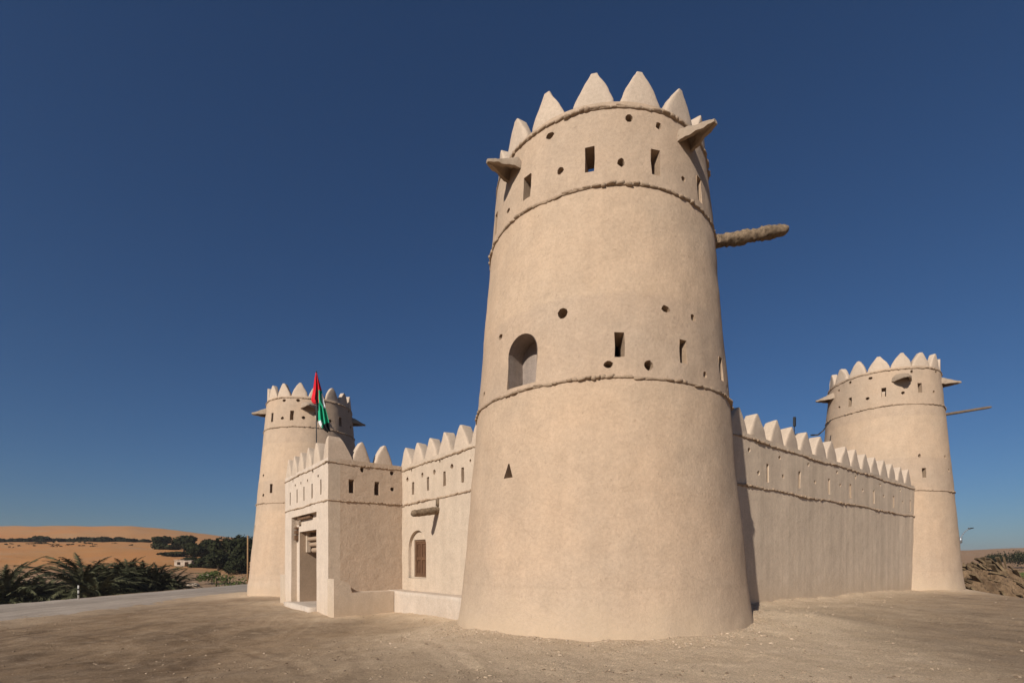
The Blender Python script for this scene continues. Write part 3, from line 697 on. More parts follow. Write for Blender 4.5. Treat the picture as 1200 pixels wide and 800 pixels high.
# low bench along the side, raised at the front end, and its twin at the left
def bench(fr_side, x_front, x_back, name, th, mat):
    prof = [(x_front, -1.4), (x_front, .82), (x_front-.28, .76), (x_front-.56, .64), (x_front-.66, .31), (x_back, .30), (x_back, -1.4)]
    V = []; nS = 6
    for j in range(nS+1):
        d = -.05+(th+.05)*j/nS
        for x, z in prof: V.append(fr_side.p(x, d, z))
    V = np.array(V); m = len(prof)
    V += .012*np.stack([vnoise(V*2.5), vnoise(V*2.5+20), vnoise(V*2.5+40)], 1)
    F = [(j*m+i, j*m+(i+1) % m, (j+1)*m+(i+1) % m, (j+1)*m+i) for j in range(nS) for i in range(m)]+[tuple(range(m)), tuple(range(nS*m, nS*m+m))]
    o = mk(name, V, F, mat, G, sharp=30); fixn(o); return o
bench(fS, D_GF+.012, D_LEDGE+.004, 'bench', .68, M_gate)
fS2 = Frame(P0+dL*S_GL, nL, dL)
bench(fS2, D_GF+.012, D_LW, 'bench', .85, M_gate)
# threshold, passage, beams and the stepped timber brackets of the doorway
W, F = box_grid(fG, 11.45, 15.12, -2.6, .32, -1.0, -.36, st=.2, amp=.02); th = mk('threshold', W, F, M_ledge, G); fixn(th)
pl = MB()
for sx in (14.692, 11.878): pl.add([fG.p(sx, -.24, -.5), fG.p(sx, -2.55, -.5), fG.p(sx, -2.55, 2.752), fG.p(sx, -.24, 2.752)], [(0, 1, 2, 3)])
pl.add([fG.p(14.69, -.24, 2.752), fG.p(14.69, -2.55, 2.752), fG.p(11.88, -2.55, 2.752), fG.p(11.88, -.24, 2.752)], [(0, 1, 2, 3)])
pl.build('passage_lining', M_lining, G, smoothing=False)
for j, (d, z, r) in enumerate(((-.62, 2.44, .10), (-.70, 2.20, .10), (-.80, 1.95, .12))):
    log(fG.p(11.8, d, z), fG.p(14.74, d, z), r, r, M_lining, G, 'lintel_log', .05, n=12, rings=14)
pj = MB(); pj.add(*bar(fG, 14.52, 14.685, -.66, -.50, 1.86, 2.75)); pj.build('jamb_post', M_gate, G, smoothing=False)
pn = MB(); pn.add(*bar(fG, 12.7, 14.5, -.234, -.10, 3.27, 3.38)); pn.build('lintel_plank', M_frame, G, smoothing=False)
for x0, x1, z0, z1, pr in ((14.42, 14.72, 3.08, 3.24, .11), (14.86, 15.02, 3.16, 3.30, .08), (14.80, 15.10, 2.90, 2.99, .12), (14.82, 15.10, 2.68, 2.83, .13), (14.84, 15.10, 2.40, 2.62, .14), (11.5, 11.68, 3.02, 3.30, .12)):
    b_ = MB(); b_.add(*bar(fG, x0, x1, -.234, -.234+pr, z0, z1)); b_.build('bracket_block', M_frame if z1 < 3.1 or x1 < 12 else M_hood, G, smoothing=False)

# ------------------------------------------------------------------ flag
FP = np.array([-8.41, 21.5, 4.7])
pole = thing('flag', 'limp red, green, white and black flag hanging from a pole on the gatehouse roof', 'flag', tuple(FP))
def tube(p0, p1, r, n=10, r1=None):
    p0 = np.array(p0, float); p1 = np.array(p1, float); ax = p1-p0; ax /= np.linalg.norm(ax); t = UP if abs(ax[2]) < .9 else np.array([1., 0, 0])
    a = np.cross(ax, t); a /= np.linalg.norm(a); b = np.cross(ax, a); r1 = r if r1 is None else r1
    V = [p0+(a*math.cos(2*math.pi*i/n)+b*math.sin(2*math.pi*i/n))*r for i in range(n)]+[p1+(a*math.cos(2*math.pi*i/n)+b*math.sin(2*math.pi*i/n))*r1 for i in range(n)]
    return V, [(i, (i+1) % n, n+(i+1) % n, n+i) for i in range(n)]+[tuple(range(n))[::-1], tuple(range(n, 2*n))]
pm = MB(); pm.add(*tube(FP, FP+UP*4.86, .022)); pm.add(*tube(FP+UP*4.86, FP+UP*4.93, .035, r1=.012)); pm.build('flagpole', M_metal, pole)
# cloth: rows run down the hanging flag, columns across its folds
vx = np.array([FP[1], -FP[0], 0]); vx /= np.linalg.norm(vx)               # to the viewer's right
vd = np.array([FP[0], FP[1], 0]); vd /= np.linalg.norm(vd)                # away from the viewer
px = .0367/8                                                               # metres per enlarged pixel
top = FP+UP*4.86
rows, cols = 60, 46
Lk = [(0, -6), (.1, -16), (.3, -30), (.47, -46), (.52, -32), (.55, 6), (.62, 12), (.75, 14), (.85, 18), (.92, 34), (1, 80)]
Rk = [(0, 4), (.08, 14), (.3, 48), (.45, 62), (.6, 80), (.75, 100), (.85, 112), (.93, 118), (1, 124)]
V = []; MI = []
for i in range(rows+1):
    t = i/rows; lx = np.interp(t, *zip(*Lk)); rx = np.interp(t, *zip(*Rk))
    for j in range(cols+1):
        u = j/cols; x = lx+(rx-lx)*u
        fold = math.sin(u*15+2.2*t)*(.035+.05*t)+.03*math.sin(u*31+t*5)
        V.append(top+vx*(x*px)+vd*fold*min(1, t*6+.2)-UP*(t*545+6*math.sin(u*9+t*4)*t)*px)
F = [(i*(cols+1)+j, i*(cols+1)+j+1, (i+1)*(cols+1)+j+1, (i+1)*(cols+1)+j) for i in range(rows) for j in range(cols)]
for i in range(rows):
    for j in range(cols):
        t = (i+.5)/rows; u = (j+.5)/cols; v = t*545; lx = np.interp(t, *zip(*Lk)); rx = np.interp(t, *zip(*Rk)); x = lx+(rx-lx)*u
        m = 0
        if v > 165 and x > 14+(.06*(v-165) if v < 300 else 8) and not (v < 280 and x < 16+.02*v): m = 1
        if v > 250 and x < 14 and v > 255: m = 3 if x > -4 and v < 345 else m
        if v > 285 and x >= -2 and m == 0: m = 3 if v < 350 else 1
        if m == 1 and 190 < v < 330 and x > rx-7-(v-190)*.10: m = 2
        if v > 455-.05*x*8+10 and x < 60-(v-455)*.3 and v > 450: m = 2
        if v > 478-x*.12 and x >= 60-(v-478)*.25+4: m = 3
        MI.append(m)
fo = mk('cloth', V, F, [M_fred, M_fgreen, M_fwhite, M_fblack], pole, midx=MI)
fo.modifiers.new('t', 'SOLIDIFY').thickness = .006

# ------------------------------------------------------------------ small things on and behind the wall
def at_px(u, v, Y): return np.array([(u-600)/586*Y, Y, 1.5+(656-v)/586*Y])
for u, lab, hgt in ((950, 'thin dark floodlight standing up behind the wall battlements near the far tower', .42), (938.5, 'low dark floodlight half hidden between two wall merlons', .16)):
    s = 9.9 if u > 945 else 9.05; b0 = f_ = fR.p(s, D_RW-.62, 0); zt = 6.38 if u > 945 else 5.98
    r_ = thing('floodlight', lab, 'floodlight', (b0[0], b0[1], ZS-.9))
    a = MB(); a.add(*tube((b0[0], b0[1], ZS-.9), (b0[0], b0[1], zt+.10), .015)); a.build('stand', M_metal, r_)
    a = MB(); fl = Frame(np.array([b0[0], b0[1], 0]), dR, nR); a.add(*bar(fl, -.05, .05, -.03, .04, zt+.08, zt+hgt)); a.build('lamp_head', M_metal, r_, smoothing=False)
cb = MB(); pts = [np.array(q) for q in ((11.64, 19.45, 6.36), (13.4, 21.9, 6.98), (15.57, 25.0, 7.98), (16.9, 26.8, 8.75), (18.0, 28.2, 9.4))]
for a, b_ in zip(pts[:-1], pts[1:]): cb.add(*tube(a, b_, .03, 8))
tag(cb.build('cable', M_metal, None, origin=tuple(pts[0])), 'dark cable rising from the wall battlements to the far right tower', 'cable')

# street lamp beyond the right tower
lp = at_px(1124.5, 700, 62); lx, ly = lp[0], lp[1]; lz = gz(lx, ly)
SL = thing('street_lamp', 'street lamp with a curved arm peeping out beside the right tower', 'street lamp', (lx, ly, lz))
a = MB(); tp = at_px(1125.5, 632, 62); a.add(*tube((lx, ly, lz), (lx, ly, tp[2]+.1), .10, r1=.07)); a.build('post', M_galv, SL)
a = MB(); prev = np.array([lx, ly, tp[2]])
for k in range(1, 9):
    t = k/8; q = at_px(1124.5+12*t**1.1, 632-13.5*math.sin(t*1.35), 62); a.add(*tube(prev, q, .055)); prev = q
a.build('arm', M_galv, SL)
a = MB(); a.add(*tube(prev-np.array([.15, 0, .03]), prev+np.array([.45, 0, .06]), .11, r1=.05)); a.build('lamp_head', M_metal, SL)
a = MB(); a.add(*tube(at_px(1125.7, 636, 61.9), at_px(1125.7, 629, 61.9), .16)); a.build('junction_box', M_galv, SL)

# rubble heap on the right
def heap():
    c = np.array([37.2, 41.0]); zb = gz(*c)-.35; V = []; n1, n2 = 90, 70
    for i in range(n1+1):
        for j in range(n2+1):
            u = i/n1*2-1; v = j/n2*2-1
            x = c[0]+u*5.6; y = c[1]+v*4.2
            rr_ = math.hypot(u*1.0, v); env = max(0, 1-rr_**2.2)
            V.append([x, y, env, u])
    V = np.array(V); P = np.stack([V[:, 0]*.9+V[:, 1]*.2, V[:, 1]*.6, V[:, 0]*0], 1)
    ridg = 1-np.abs(fbm(P*.9, 4, 3.)); blk = np.floor(fbm(P*.55, 2, 13.)*5)/5
    hgt = V[:, 2]**.55*(4.3*(.62+.38*smooth(.7, -.6, V[:, 3])))*(.55+.42*ridg+.35*blk)
    W = np.stack([V[:, 0], V[:, 1], zb+np.maximum(hgt, 0)], 1)
    F = [(i*(n2+1)+j, (i+1)*(n2+1)+j, (i+1)*(n2+1)+j+1, i*(n2+1)+j+1) for i in range(n1) for j in range(n2)]
    m, nt, b = newmat('heap_earth'); N = NT(nt)
    col = N.mix(N.ramp(N.noise(1.1, 6, .7, vec=N.mapped((1, 1, .5))), [(.35, 0.), (.65, 1.)]), (.10, .06, .032), (.27, .175, .10))
    col = N.mix(N.ramp(N.noise(2.5, 5, .7, dist=1.), [(.56, 0.), (.66, .8)]), col, (.03, .019, .011))
    N.l(col, b.inputs['Base Color']); N.l(N.bump(N.noise(3, 6, .75), 1., .25), b.inputs['Normal'])
    H = thing('rubble_heap', 'brown heap of earth and dry palm debris beyond the right tower', 'rubble heap', (c[0], c[1], zb+.3))
    mk('earth', W, F, m, H, smoothing=False)
    mb = MB(); rr2 = random.Random(5)
    Zi = W[:, 2].reshape(n1+1, n2+1)
    for k in range(120):
        i = rr2.randint(6, n1-6); j = rr2.randint(2, n2//2+12)
        p = W[i*(n2+1)+j]
        if p[2]-zb < .35: continue
        L = rr2.uniform(.5, 1.7); a0 = np.array([rr2.uniform(.3, 1.), rr2.uniform(-.6, .2), rr2.uniform(-1.1, -.2)]); a0 /= np.linalg.norm(a0)
        s_ = np.cross(a0, UP); s_ /= np.linalg.norm(s_); nn = np.cross(s_, a0); w = rr2.uniform(.06, .24); t_ = rr2.uniform(.02, .08)
        q = p+UP*.15; V8 = [q+a0*L*sx*.5+s_*w*sy+nn*t_*sz for sz in (-1, 1) for sx, sy in ((-1, -1), (1, -.4), (1, .4), (-1, 1))]
        mb.add(V8, BOXF)
    o = mb.build('palm_debris', [M_palmdry], H, smoothing=False); o['kind'] = 'stuff'
heap()

# ------------------------------------------------------------------ plants
def leafball(mb, c, rx, ry, rz, n, size, rr, lumps=7, flat=.0, m=0):
    cs = []
    for k in range(lumps):
        a = rr.uniform(0, 6.28); q = rr.uniform(0, .72); cs.append((c[0]+rx*q*math.cos(a), c[1]+ry*q*math.sin(a), c[2]+rz*rr.uniform(-.5, .6), rr.uniform(.35, .62)))
    V = []; F = []
    for k in range(n):
        x0, y0, z0, s = rr.choice(cs)
        d = np.array([rr.gauss(0, 1), rr.gauss(0, 1), rr.gauss(0, 1)]); d /= np.linalg.norm(d); q = rr.uniform(.55, 1.06)
        p = np.array([x0, y0, z0])+d*np.array([rx*s, ry*s, rz*s])*q
        if p[2] < c[2]-rz*.95: p[2] = c[2]-rz*rr.uniform(.6, .95)
        a = np.array([rr.gauss(0, 1), rr.gauss(0, 1), rr.gauss(0, .7)]); a /= np.linalg.norm(a); b = np.cross(a, d+.01); b /= np.linalg.norm(b)+1e-6
        L = size*rr.uniform(.6, 1.4); w = L*rr.uniform(.45, .8); i = len(V)
        V += [p-a*L*.5, p+b*w*.5, p+a*L*.5, p-b*w*.5]; F.append((i, i+1, i+2, i+3))
    mb.add(V, F, m)
def bush(name, label, cat, u, Y, w, h, mat, group=None, n=700, size=None, seed=0, sink=.1, lumps=7):
    rr = random.Random(seed); x = (u-600)/586*Y; z = gz(x, Y); mb = MB(); h = top_h(u, -h, Y) if h < 0 else h; h = max(h, .8)
    leafball(mb, (x, Y, z+h*.5-sink), w/2, w/2, h*.55, n, size or max(.2, Y*.004), rr, lumps)
    o = mb.build(name, mat, None, smoothing=False, origin=(x, Y, z)); return tag(o, label, cat, group)
def top_h(u, v, Y): return (656-v)/586*Y+1.5-gz((u-600)/586*Y, Y)
def tree(label, u, Y, w, vt, seed, group='dark trees in the grove right of the palms', n=2600, crown0=.22):
    rr = random.Random(seed); x = (u-600)/586*Y; z = gz(x, Y); h = max(2.2, top_h(u, vt, Y))
    t = thing('tree', label, 'tree', (x, Y, z-.1), group)
    mb = MB(); hb = h*.55
    mb.add(*tube((x, Y, z-.2), (x+rr.uniform(-.2, .2), Y, z+hb), .16+.02*h, 8, .08))
    for k in range(6):
        a = rr.uniform(0, 6.28); z0 = z+h*rr.uniform(.18, .5); mb.add(*tube((x, Y, z0), (x+math.cos(a)*w*.33, Y+math.sin(a)*w*.33, z0+h*.3), .08, 6, .03))
    mb.build('trunk', M_bark, t)
    cb_ = MB(); leafball(cb_, (x, Y, z+h*(.5+crown0*.5)), w/2, w/2, h*(.5-crown0*.4), n, Y*.0062, rr, 13)
    cb_.build('crown', M_leafdark, t, smoothing=False)
def palm(label, u, Y, spread, vt, seed, nf=60, drop=.0):
    rr = random.Random(seed); x = (u-600)/586*Y; z = gz(x, Y); h = top_h(u, vt, Y)+.5; t = thing('date_palm', label, 'palm', (x, Y, z-.1), 'date palms below the terrace')
    th = max(.5, h-spread*.52); V, F = tube((x, Y, z-.3), (x+rr.uniform(-.15, .15), Y, z+th), .26, 10, .24); mb = MB(); mb.add(V, F)
    for k in range(int(th/.14)):
        for q in range(7):
            a = q*.9+k*.45; zz = z+.14*k+.05; pp = np.array([x+.25*math.cos(a), Y+.25*math.sin(a), zz]); oo = np.array([math.cos(a), math.sin(a), .9])*.12
            s_ = np.array([-math.sin(a), math.cos(a), 0])*.07; i = 0; mb.add([pp-s_, pp+s_, pp+oo], [(0, 1, 2)])
    mb.build('trunk', M_bark, t)
    cv = MB()
    for f in range(nf):
        az = f*2.39996+rr.uniform(-.2, .2); e = RAD(86-105*((f+.5)/nf)**.85+rr.uniform(-7, 7)); L = spread*.62*rr.uniform(.85, 1.15)*(.8 if f < 8 else 1)
        dry = 1 if f > nf-7 and rr.random() < .6 else 0
        p = np.array([x, Y, z+th+.05]); K = 13; rad_ = np.array([math.cos(az), math.sin(az), 0]); tg = np.array([-math.sin(az), math.cos(az), 0]); bend = rr.uniform(.75, 1.25)
        pts = [p.copy()]; ang = e
        for k in range(K): 
            p = p+(rad_*math.cos(ang)+UP*math.sin(ang))*L/K; ang -= bend*.062*(1+k*.10); pts.append(p.copy())
        rv = []; 
        for k in range(K+1):
            w = .028*(1-k/K)+.006; rv += [pts[k]-tg*w, pts[k]+tg*w]
        cv.add(rv, [(2*k, 2*k+1, 2*k+3, 2*k+2) for k in range(K)], dry)
        lv = []; lf = []
        for k in range(2, K+1):
            d = pts[k]-pts[k-1]; d /= np.linalg.norm(d); nrm = np.cross(tg, d)
            for sub in (0, .33, .66):
                q0 = pts[k-1]+(pts[k]-pts[k-1])*sub
                for sg in (-1, 1):
                    ll = L*.17*math.sin(math.pi*(.16+.80*(k-1+sub)/K))*rr.uniform(.8, 1.15); dr = d*.85+tg*sg*.60-nrm*rr.uniform(-.35, .1)-UP*rr.uniform(.0, .25); dr /= np.linalg.norm(dr)
                    w_ = d*.028*L/1.6; i = len(lv); lv += [q0-w_, q0+w_, q0+dr*ll]; lf.append((i, i+1, i+2))
        cv.add(lv, lf, dry)
    cv.build('crown', [M_palm, M_palmdry], t, smoothing=False)

palm('date palm cut by the left edge of the photo', 4, 33, 7.0, 648, 1, nf=60)
palm('dark date palm between the left edge palm and the palm behind the banded post', 54, 38, 4.2, 674, 2)
palm('broad date palm with the tallest crown, right behind the banded white post', 98, 35, 6.6, 644, 3, nf=64)
palm('date palm just right of the broad tallest palm', 131, 38, 4.8, 656, 4)
palm('date palm fourth from the right end of the grove', 150, 40, 4.6, 653, 5)
palm('date palm third from the right end of the grove', 168, 41, 4.6, 657, 6)
palm('date palm second from the right end, drooping over the sand', 186, 41, 4.6, 660, 7)
palm('small low date palm at the right end of the grove', 201, 42, 4.2, 668, 8)
palm('low young date palm in the dark gap beside the palm at the left edge', 30, 33.5, 4.0, 678, 9)
palm('low young palm half hidden under the fronds right of the banded post', 116, 34.0, 4.8, 672, 10)
for i, (u, Y, w, h) in enumerate([(38, 36, 4.5, -684), (72, 38, 5, -684), (118, 39, 5, -674), (142, 40, 5, -672), (172, 42, 4.5, -675), (5, 36, 5, -676)]):
    bush('undergrowth_bush', 'dark undergrowth bush between the date palm trunks', 'bush', u, Y, w, h, M_leafhedge, 'undergrowth between the palms', n=1600, size=.45, seed=60+i)
bush('green_shrub', 'low bright green shrub at the road edge under the palms', 'shrub', 163, 35.5, 3.0, 1.3, M_leafgreen, n=900, size=.16, seed=21)
bush('green_shrub', 'long low green shrub at the road edge near the left side', 'shrub', 20, 28.5, 4.5, .9, M_leafgreen, n=900, size=.14, seed=22)
bush('green_shrub', 'yellow green shrub left of the thin leaning post in the sand', 'shrub', 245, 60, 3.6, 1.9, M_leafgreen, n=900, size=.2, seed=23)
bush('green_shrub', 'yellow green shrub close to the left tower', 'shrub', 276, 56, 4.4, 1.9, M_leafgreen, n=900, size=.2, seed=24)
bush('dark_shrub', 'round dark shrub alone on the orange slope', 'shrub', 187, 118, 5.4, -627, M_leafdark, n=1800, size=.6, seed=25)
bush('dark_shrub', 'flat dark green thicket on the sand below the lone round shrub', 'shrub', 206, 98, 6.5, -646, M_leafhedge, n=1800, size=.5, seed=26)
bush('dark_shrub', 'small low bush to the right of the lone round shrub', 'shrub', 199, 117, 4.5, -638, M_leafdark, n=900, size=.5, seed=27)
for i, (u, Y, w, h, lab) in enumerate([(216, 112, 5.4, 628, 'dark tree at the left end of the grove, on the skyline of the slope'), (246, 100, 5.5, 632, 'wide dark tree second from the left in the grove'), (229, 88, 3.6, 637, 'dark tree standing in front of the wide grove tree, above the ruin'), (238, 92, 5, 641, 'dark tree in the middle of the grove behind the pale sand gap'), (264, 80, 4.4, 634, 'dark tree left of the tallest grove tree'), (276, 78, 5.0, 628, 'tallest dark tree of the grove, beside the wooden pole'), (286, 74, 4, 631, 'dark tree of the grove behind the wooden pole'), (256, 74, 3.4, 648, 'low dark tree in front of the grove over the sand'), (296, 82, 5, 630, 'dark tree partly hidden by the left tower')]):
    tree(lab, u, Y, w, h, 100+i)
for i, (u, Y, w, vt) in enumerate([(238, 79, 4.2, 652), (254, 78, 4.0, 655), (268, 75, 4.4, 651), (281, 72, 4.2, 653), (226, 84, 3.8, 652)]):
    bush('undergrowth_bush', 'dark bush filling the foot of the tree grove', 'bush', u, Y, w, -vt, M_leafdark, 'bushes under the grove trees', n=1300, size=.4, seed=500+i)
hb = [(-8, 5.5, 3.2), (6, 5.5, 3.6), (16, 5, 3.2), (26, 5, 3.4), (34, 4.5, 2.8), (42, 5.5, 4.2), (52, 7.5, 5.2), (74, 6, 3.2), (84, 6, 3.4), (97, 6.5, 4.4), (108, 5, 3.2), (121, 8, 4.6), (138, 6.5, 4.4), (154, 6.5, 4.0), (169, 6, 3.6)]
for i, (u, w, h) in enumerate(hb):
    bush('hedge_bush', 'dark bush in the row along the ledge across the orange dune', 'bush', u, 163, w*.85, -(635.5-h*1.45), M_leafhedge, 'bushes in a row across the dune', n=900, size=.8, seed=300+i)
# scattered tufts on the dune face: nobody could count them
tm = MB(); rr = random.Random(9)
for k in range(48):
    u = rr.uniform(-20, 112) if k % 4 else rr.uniform(-20, 170); Y = rr.uniform(118, 152); x = (u-600)/586*Y; z = gz(x, Y)
    leafball(tm, (x, Y, z+.12), rr.uniform(.35, 1.3), rr.uniform(.35, 1.), rr.uniform(.12, .4), 26, .35, rr, 3)
tag(tm.build('sand_tufts', M_leafhedge, None, smoothing=False), 'dark dry tufts scattered over the orange slope', 'tufts', kind='stuff')
# right side vegetation and far row
for i, (u, Y, w, h, lab) in enumerate([(1166, 118, 8, 3.6, 'dark bush on the far sand behind the rubble heap, left of the two'), (1190, 115, 11, 4.6, 'wide dark bush at the right edge behind the rubble heap'), (1208, 122, 9, 4.4, 'dark bush cut by the right edge of the photo')]):
    bush('dark_bush', lab, 'bush', u, Y, w, h, M_leafdark, 'bushes beyond the rubble heap', n=1100, size=.36, seed=400+i)
for i, (u, Y, w) in enumerate([(1172, 78, 6), (1192, 76, 7)]):
    bush('dark_bush', ['low green brown bush to the right of the rubble heap top', 'low green brown bush on the strip at the right edge'][i], 'bush', u, Y, w, 1.5, M_leafgreen, n=800, size=.25, seed=420+i)

# posts, poles, ruin at the left
bp = at_px(92, 690, 27.0); bz = gz(bp[0], bp[1]); B_ = thing('marker_post', 'short white road marker post with dark bands in front of the palms', 'marker post', (bp[0], bp[1], bz))
a = MB(); a.add(*tube((bp[0], bp[1], bz-.1), (bp[0], bp[1], bz+.74), .04)); a.build('post', M_white, B_)
for zz in (.22, .48):
    a = MB(); a.add(*tube((bp[0], bp[1], bz+zz), (bp[0], bp[1], bz+zz+.10), .043)); a.build('band', M_black, B_)
pp = at_px(290.4, 672, 47); pz = gz(pp[0], pp[1]); hp = at_px(290.4, 627, 47)[2]
P_ = thing('wooden_pole', 'tall brown wooden pole beside the left tower', 'pole', (pp[0], pp[1], pz)); a = MB(); a.add(*tube((pp[0], pp[1], pz-.3), (pp[0], pp[1], hp), .085, r1=.065)); a.build('post', M_rust, P_)
a = MB(); a.add(*tube((pp[0]-.22, pp[1], hp-.12), (pp[0]+.22, pp[1], hp-.12), .035)); a.build('crossbar', M_metal, P_)
for i, (u, Y, hh_, r_, lean, m, lab) in enumerate([(254, 56, 1.45, .10, -.25, M_palmdry, 'thin pale post leaning left in the sand'), (235, 50, .85, .05, .05, M_galv, 'short grey fence post nearest the palms'), (221, 50, 1.6, .05, 0, M_bark, 'dark thin fence post at the end of the palm grove')]):
    x = (u-600)/586*Y; z = gz(x, Y); a = MB(); a.add(*tube((x, Y, z-.2), (x+lean*.6, Y, z+hh_), r_, r1=r_*.8)); a.add(*tube((x+lean*.6, Y, z+hh_), (x+lean*.62, Y, z+hh_+.05), r_*.9, r1=r_*.3))
    tag(a.build('fence_post', m, None, origin=(x, Y, z)), lab, 'post', 'posts in the sand below the terrace')
rx_, ry_ = (214-600)/586*80, 80.; rz_ = gz(rx_, ry_)
R_ = thing('ruined_hut', 'small pale ruined block hut among the sand and trees', 'hut', (rx_, ry_, rz_))
fr_ = Frame((rx_, ry_, rz_), (1, 0, 0), (0, -1, 0))
W, F = box_grid(fr_, -1.3, 1.4, -1.4, 0, -.5, .95, st=.3, amp=.08); o = mk('walls', W, F, M_ruin, R_); fixn(o); bpy.context.view_layer.update()
carve(o, [[prism(fr_, [(-.9, .25), (-.35, .25), (-.35, .7), (-.9, .7)], -.6, .4), prism(fr_, [(.35, -.3), (.95, -.3), (.95, .7), (.35, .7)], -.6, .4)]])
a = MB(); a.add(*bar(fr_, -1.4, .3, -1.5, .12, 1.0, 1.08)); a.build('roof_slab', M_ruin, R_, smoothing=False)
# pale boulders in that sand
for i, (u, v, Y, s) in enumerate([(226, 668, 58, .5), (240, 664, 66, .6), (266, 672, 54, .4), (286, 675, 50, .45)]):
    x = (u-600)/586*Y; z = gz(x, Y); V, F = lump_mesh(lambda a_, o_, z_: np.array([x+a_, Y+o_, z+z_]), s*2.6, s*1.3, s*.8, i)
    tag(mk('boulder', V, F, M_ruin, None, smoothing=False, origin=(x, Y, z)), ['pale boulder near the end of the palm grove', 'largest pale boulder in the sand below the grove', 'pale boulder right of the leaning post', 'pale boulder beside the foot of the wooden pole'][i], 'boulder', 'pale boulders in the sand')

# ------------------------------------------------------------------ stones on the ground
def stones(name, n, pick, smin, smax, mat, label, seed):
    r = np.random.default_rng(seed); mb = MB()
    phi = (1+5**.5)/2; ico = np.array([(-1, phi, 0), (1, phi, 0), (-1, -phi, 0), (1, -phi, 0), (0, -1, phi), (0, 1, phi), (0, -1, -phi), (0, 1, -phi), (phi, 0, -1), (phi, 0, 1), (-phi, 0, -1), (-phi, 0, 1)])/1.9
    fc = [(0, 11, 5), (0, 5, 1), (0, 1, 7), (0, 7, 10), (0, 10, 11), (1, 5, 9), (5, 11, 4), (11, 10, 2), (10, 7, 6), (7, 1, 8), (3, 9, 4), (3, 4, 2), (3, 2, 6), (3, 6, 8), (3, 8, 9), (4, 9, 5), (2, 4, 11), (6, 2, 10), (8, 6, 7), (9, 8, 1)]
    xy = pick(r, n); xy = xy[fort_dist(xy[:, 0], xy[:, 1]) > .02]; z = ground_z(xy[:, 0], xy[:, 1])
    V = []; F = []
    for (x, y), zz in zip(xy, z):
        s = smin*(smax/smin)**(r.random()**2.6); a = r.uniform(0, 6.28); q = ico*(1+r.uniform(-.25, .25, (12, 1)))*s*np.array([r.uniform(.8, 1.5), r.uniform(.7, 1.), r.uniform(.4, .75)])
        c_, s_ = math.cos(a), math.sin(a); q = np.stack([q[:, 0]*c_-q[:, 1]*s_, q[:, 0]*s_+q[:, 1]*c_, q[:, 2]], 1)+np.array([x, y, zz+s*.12])
        i = len(V); V.extend(q.tolist()); F.extend([(a_+i, b_+i, d_+i) for a_, b_, d_ in fc])
    tag(mk(name, V, F, mat, None, smoothing=False), label, 'stones', kind='stuff')
def pick_front(r, n):
    d = 4.6*np.exp(r.random(n)*1.7); th = np.radians(r.uniform(-50, 50, n)); q = np.stack([d*np.sin(th), d*np.cos(th)], 1); m = fbm(np.stack([q[:, 0]*.5, q[:, 1]*.5, q[:, 0]*0], 1), 3, 44.)+r.uniform(-.25, .45, n) > 0; return q[m]
def pick_tower(r, n):
    b = np.radians(r.uniform(100, 260, n)); d = 3.62+r.exponential(.55, n); return np.stack([MAIN[0]+d*np.sin(b), MAIN[1]+d*np.cos(b)], 1)
def pick_wall(r, n):
    s = r.uniform(4, 22, n); d = D_RW+r.exponential(.8, n); return (P0+np.outer(s, dR)+np.outer(d, nR))[:, :2]
def stonemat(name, a, b_):
    m, nt, b = newmat(name); N = NT(nt); g = N.n('ShaderNodeNewGeometry'); N.l(N.ramp(g.outputs['Random Per Island'], [(0., a), (1., b_)]), b.inputs['Base Color']); return m
M_st = stonemat('pebble', (.14, .095, .06), (.40, .30, .205)); M_st2 = stonemat('pale_stone', (.30, .215, .145), (.46, .35, .25))
stones('pebbles', 13000, pick_front, .004, .03, M_st, 'small pebbles strewn over the ground', 1)
stones('plaster_crumbs', 1500, pick_tower, .005, .04, M_st2, 'crumbs of fallen plaster around the big tower', 2)
stones('plaster_crumbs', 450, pick_wall, .006, .045, M_st2, 'crumbs of fallen plaster along the right wall', 3)

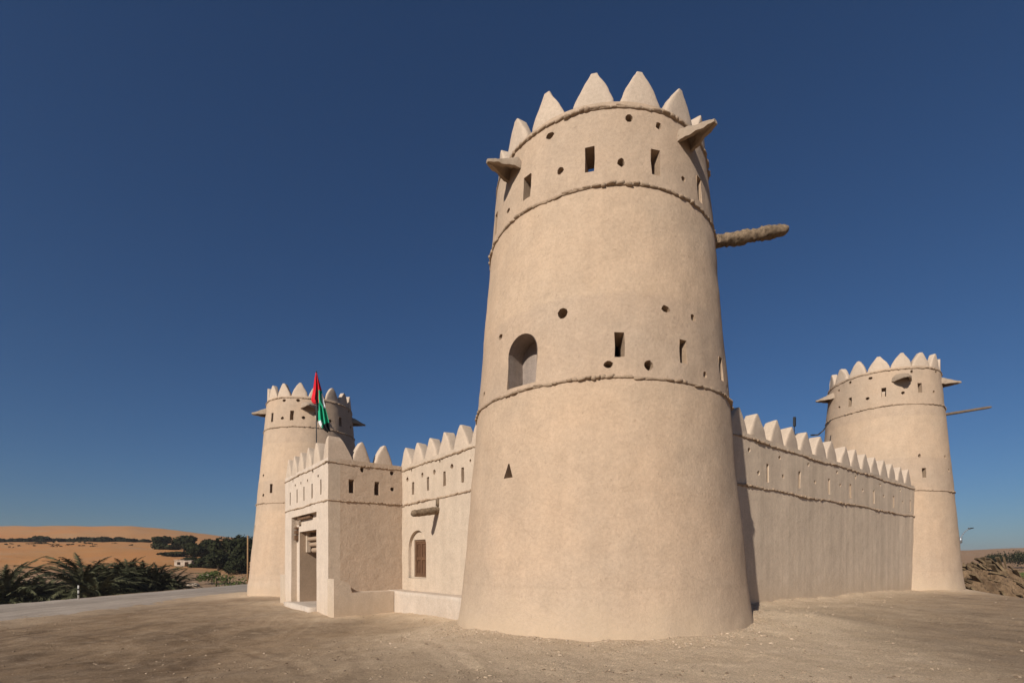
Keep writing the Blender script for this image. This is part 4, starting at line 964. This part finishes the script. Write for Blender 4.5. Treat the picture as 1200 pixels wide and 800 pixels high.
def haze(density):
    m = bpy.data.materials.new('desert_haze'); m.use_nodes = True; nt = m.node_tree; nt.nodes.clear()
    out = nt.nodes.new('ShaderNodeOutputMaterial'); v = nt.nodes.new('ShaderNodeVolumePrincipled'); nt.links.new(v.outputs[0], out.inputs['Volume'])
    v.inputs['Color'].default_value = (.92, .86, .84, 1); v.inputs['Density'].default_value = density; v.inputs['Anisotropy'].default_value = .2
    L = 4700; V = [(x, y, z) for z in (-16., 30.) for x, y in ((-L, -L), (L, -L), (L, L), (-L, L))]
    o = mk('haze', V, BOXF, m, None, smoothing=False); tag(o, 'thin dust haze over the desert', 'haze', kind='stuff'); fixn(o)
haze(.00035)
# ------------------------------------------------------------------ camera, light, sky
cam = bpy.data.cameras.new('camera'); co = bpy.data.objects.new('camera', cam); COL.objects.link(co); S.camera = co
co.location = (0, 0, 1.5); co.rotation_euler = (RAD(90), 0, 0)
cam.sensor_width = 36; cam.lens = 586/1200*36; cam.shift_y = 256/1200; cam.clip_end = 12000; cam.clip_start = .05
SUN_AZ, SUN_EL = -148.5, 30.
sd = Vector((math.sin(RAD(SUN_AZ))*math.cos(RAD(SUN_EL)), math.cos(RAD(SUN_AZ))*math.cos(RAD(SUN_EL)), math.sin(RAD(SUN_EL))))
sl = bpy.data.lights.new('sun', 'SUN'); sl.energy = 4.3; sl.angle = RAD(.5); sl.color = (1., .945, .86)
so = bpy.data.objects.new('sun', sl); COL.objects.link(so); so.rotation_euler = (-sd).to_track_quat('-Z', 'Y').to_euler(); so.location = (-20, -30, 30)
w = bpy.data.worlds.new('World'); S.world = w; w.use_nodes = True; nt = w.node_tree
bg = nt.nodes['Background']; sky = nt.nodes.new('ShaderNodeTexSky'); sky.sky_type = 'NISHITA'; sky.sun_disc = False
sky.sun_elevation = RAD(SUN_EL); sky.sun_rotation = RAD(SUN_AZ % 360); sky.air_density = 1.5; sky.dust_density = 5; sky.ozone_density = 10; sky.altitude = 3000
nt.links.new(sky.outputs[0], bg.inputs['Color']); bg.inputs['Strength'].default_value = .044
S.view_settings.view_transform = 'Standard'; S.view_settings.look = 'None'; S.view_settings.exposure = 0.3; S.view_settings.gamma = 1
S.view_settings.use_curve_mapping = False
